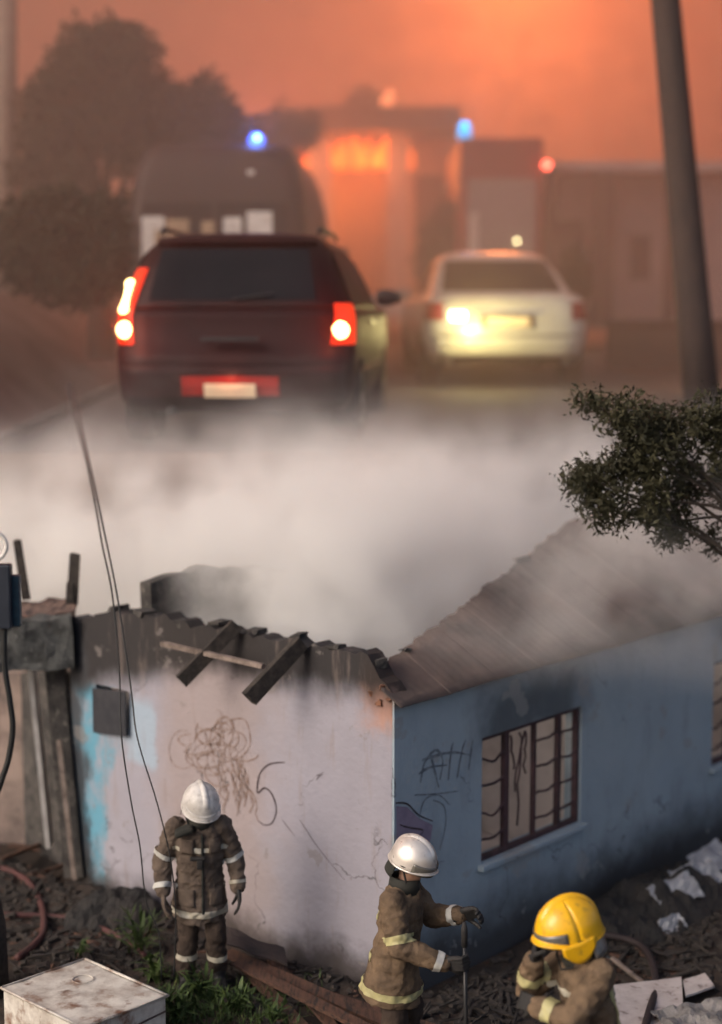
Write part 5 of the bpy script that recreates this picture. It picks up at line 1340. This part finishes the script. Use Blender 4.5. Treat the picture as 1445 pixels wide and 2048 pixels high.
for i, (px, py, L_, n, lab) in enumerate(WS):
    c = gz(px, py); t_ = thing('weed', lab, 'plant', c, group='weeds in the yard'); rr = random.Random(50 + i)
    m = MB()
    for q in range(4):
        e = Vector((rr.uniform(-.12, .12), rr.uniform(-.1, .1), L_ * rr.uniform(.5, .9)))
        MB().tube([(0, 0, -.02), e * .5 + Vector((0, 0, .02)), e], [.006, .005, .003], 5).build('stem', M_weed, t_)
        for k in range(4): blades(m, e * (.35 + .2 * k), n // 12, L_ * .5, .032, rr, 1.25)
    blades(m, (0, 0, 0), n // 3, L_ * .9, .026, rr, .9, .05)
    m.build('foliage', M_weed, t_)
rr = random.Random(77); m = MB()
for _ in range(420):
    p = gz(rr.gauss(430, 95), rr.gauss(2020, 28)); blades(m, p, 3, .13, .010, rr, .9, .015)
tag(m.build('grass', M_weed), 'rough grass tufts between the cabinet and the planks', 'grass', kind='stuff')
# ---- tree overhanging from the right
M_tleaf = mk('dry_dark_foliage', (0.040, 0.036, 0.016), (0.020, 0.019, 0.009), scale=2.2, rough=.7, spec=.25, c3=(.06, .05, .03), scale3=7, lo3=.58, hi3=.74)
YV = 14.6
tb = at(1640, 1024, YV); tb.z = yard_z(tb.x, YV)
tv = thing('overhanging_tree', 'dark leafy tree reaching in from the right over the roof', 'tree', tb)
def tvp(px, py, Y=YV): return at(px, py, Y) - tb
MB().tube([(0, 0, -.1), (.03, 0, 1.4), (-.05, .05, 2.9), (-.02, .05, 4.3)], [.20, .17, .13, .07], 12).build('trunk', M_bark, tv, smooth=True)
u_ = YV / FPX
CL = [(1200, 975, 62, 62), (1172, 955, 42, 45), (1225, 1020, 45, 38), (1290, 905, 80, 62), (1245, 835, 72, 42), (1330, 850, 80, 48), (1420, 838, 62, 62), (1300, 1000, 62, 62), (1345, 1045, 48, 52), (1365, 960, 42, 80), (1440, 950, 34, 70), (1428, 1075, 20, 38), (1260, 935, 60, 40), (1480, 880, 60, 90), (1190, 810, 40, 28), (1500, 1000, 45, 80)]
crown = MB()
for i, (px, py, rx, ry) in enumerate(CL):
    e = tvp(px, py, YV + rf.uniform(-.3, .3)); s0 = Vector((-.03, .05, 3.0 + .09 * (i % 10)))
    mid = s0.lerp(e, .5) + Vector((0, 0, .22))
    MB().tube(smooth_pts([s0, mid, e], 4), [.030 - .0028 * k for k in range(9)], 6).build('branch', M_bark, tv, smooth=True)
    rr = random.Random(90 + i)
    for q in range(max(7, int(rx * ry / 95))):
        d = Vector((rr.gauss(0, 1), rr.gauss(0, 1), rr.gauss(0, 1))).normalized() * rr.random() ** .5
        c = e + Vector((d.x * rx * u_, d.y * rx * u_ * .9, d.z * ry * u_))
        crown.tube([e.lerp(c, .1), c], [.005, .003], 4)
        for k in range(34):
            a = Vector((rr.gauss(0, 1), rr.gauss(0, 1), rr.gauss(-.35, .9))).normalized(); b = a.cross(Vector((rr.gauss(0, 1), rr.gauss(0, 1), rr.gauss(0, 1)))).normalized()
            p = c + Vector((rr.gauss(0, .055), rr.gauss(0, .05), rr.gauss(0, .05))); l = rr.uniform(.035, .09); w = l * .17
            o = len(crown.v); crown.v += [p, p + a * l * .5 + b * w, p + a * l, p + a * l * .5 - b * w]; crown.f.append([o, o + 1, o + 2, o + 3])
tag(crown.build('crown', M_tleaf, tv), kind='stuff')
# ---------------------------------------------------------------- smoke
def vol(name, foot, z0, z1, build):
    m = MB(); n = len(foot)
    m.add([(x, y, z0) for x, y in foot] + [(x, y, z1) for x, y in foot], [tuple(range(n))[::-1], tuple(range(n, 2 * n))] + [(i, (i + 1) % n, n + (i + 1) % n, n + i) for i in range(n)])
    mt = bpy.data.materials.new(name); mt.use_nodes = True
    nt = mt.node_tree; nt.nodes.remove(nt.nodes['Principled BSDF'])
    pv = nt.nodes.new('ShaderNodeVolumePrincipled')
    nt.links.new(pv.outputs[0], nt.nodes['Material Output'].inputs['Volume'])
    build(nt, pv)
    o = m.build(name, mt)
    return o, mt
def brown(nt, pv):
    pv.inputs['Color'].default_value = (0.82, 0.59, 0.48, 1)
    pv.inputs['Density'].default_value = 0.030
    pv.inputs['Anisotropy'].default_value = 0.2
o, _ = vol('street_smoke', [(-70, 20.06), (0.66, 20.06), (8.66, 29.26), (70, 29.26), (70, 140), (-70, 140)], 2.0, 45, brown)
tag(o, kind='stuff', label='brown orange smoke hanging over the street', cat='smoke')
def white(nt, pv):
    N, L = nt.nodes, nt.links
    pv.inputs['Color'].default_value = (0.99, 0.975, 0.955, 1)
    pv.inputs['Anisotropy'].default_value = 0.0
    g = N.new('ShaderNodeNewGeometry')
    sp = N.new('ShaderNodeSeparateXYZ'); L.new(g.outputs['Position'], sp.inputs[0])
    def mth(op, a, c, clamp=False):
        n = N.new('ShaderNodeMath'); n.operation = op; n.use_clamp = clamp
        for i, q in enumerate((a, c)):
            if isinstance(q, (int, float)): n.inputs[i].default_value = q
            else: L.new(q, n.inputs[i])
        return n.outputs[0]
    def ss(v_, lo, hi):
        if lo > hi: return mth('SUBTRACT', 1.0, ss(v_, hi, lo))
        n = N.new('ShaderNodeMapRange'); n.interpolation_type = 'SMOOTHSTEP'
        L.new(v_, n.inputs[0]); n.inputs[1].default_value = lo; n.inputs[2].default_value = hi
        return n.outputs[0]
    def nz(s, d, off):
        n = N.new('ShaderNodeTexNoise'); n.inputs['Scale'].default_value = s; n.inputs['Detail'].default_value = d
        mp = N.new('ShaderNodeMapping'); mp.inputs['Location'].default_value = (off, off, off)
        L.new(g.outputs['Position'], mp.inputs[0]); L.new(mp.outputs[0], n.inputs['Vector']); return n.outputs[0]
    X, Y, Z = sp.outputs
    # smoke lies in the burnt rooms and rolls up the embankment behind; thins with height
    n1 = nz(0.55, 3, 3.0)
    zz = mth('ADD', Z, mth('MULTIPLY', mth('SUBTRACT', n1, 0.5), 1.8))
    top_ = mth('POWER', ss(zz, 5.9, 2.5), 2.7)
    # behind the white wall (a > 0.3) and over the yard left of it
    av = mth('ADD', mth('MULTIPLY', mth('SUBTRACT', X, C0.x), UH.x), mth('MULTIPLY', mth('SUBTRACT', Y, C0.y), UH.y))
    bv = mth('ADD', mth('MULTIPLY', mth('SUBTRACT', X, C0.x), VH.x), mth('MULTIPLY', mth('SUBTRACT', Y, C0.y), VH.y))
    ins = mth('MULTIPLY', ss(av, 0.1, 0.9), ss(mth('SUBTRACT', bv, mth('MULTIPLY', av, 0.25)), 0.35, 1.7))
    low = mth('ADD', mth('MULTIPLY', ss(zz, 2.1, 2.8), 0.97), 0.03)
    d = mth('MULTIPLY', mth('MULTIPLY', top_, ins), low)
    d = mth('MULTIPLY', d, mth('ADD', mth('MULTIPLY', ss(nz(1.25, 5, 7.0), 0.36, 0.64), 0.93), 0.07))
    d = mth('MULTIPLY', d, 4.2)
    # thin wisps drifting higher and over the roof slope
    wz = mth('MULTIPLY', ss(Z, 2.5, 3.2), ss(Z, 5.0, 3.5))
    ws = mth('MULTIPLY', mth('MULTIPLY', wz, ss(nz(0.8, 5, 15.0), 0.46, 0.68)), mth('MULTIPLY', ss(av, 0.1, 1.5), 0.55))
    d = mth('ADD', d, ws)
    L.new(d, pv.inputs['Density'])
o, mt = vol('house_smoke', [(-7.5, 13.9), (8.7, 13.9), (8.7, 29.1), (0.74, 19.94), (-7.5, 19.94)], 0.3, 6.6, white)
tag(o, kind='stuff', label='pale smoke pouring from the burnt out roof of the house', cat='smoke')
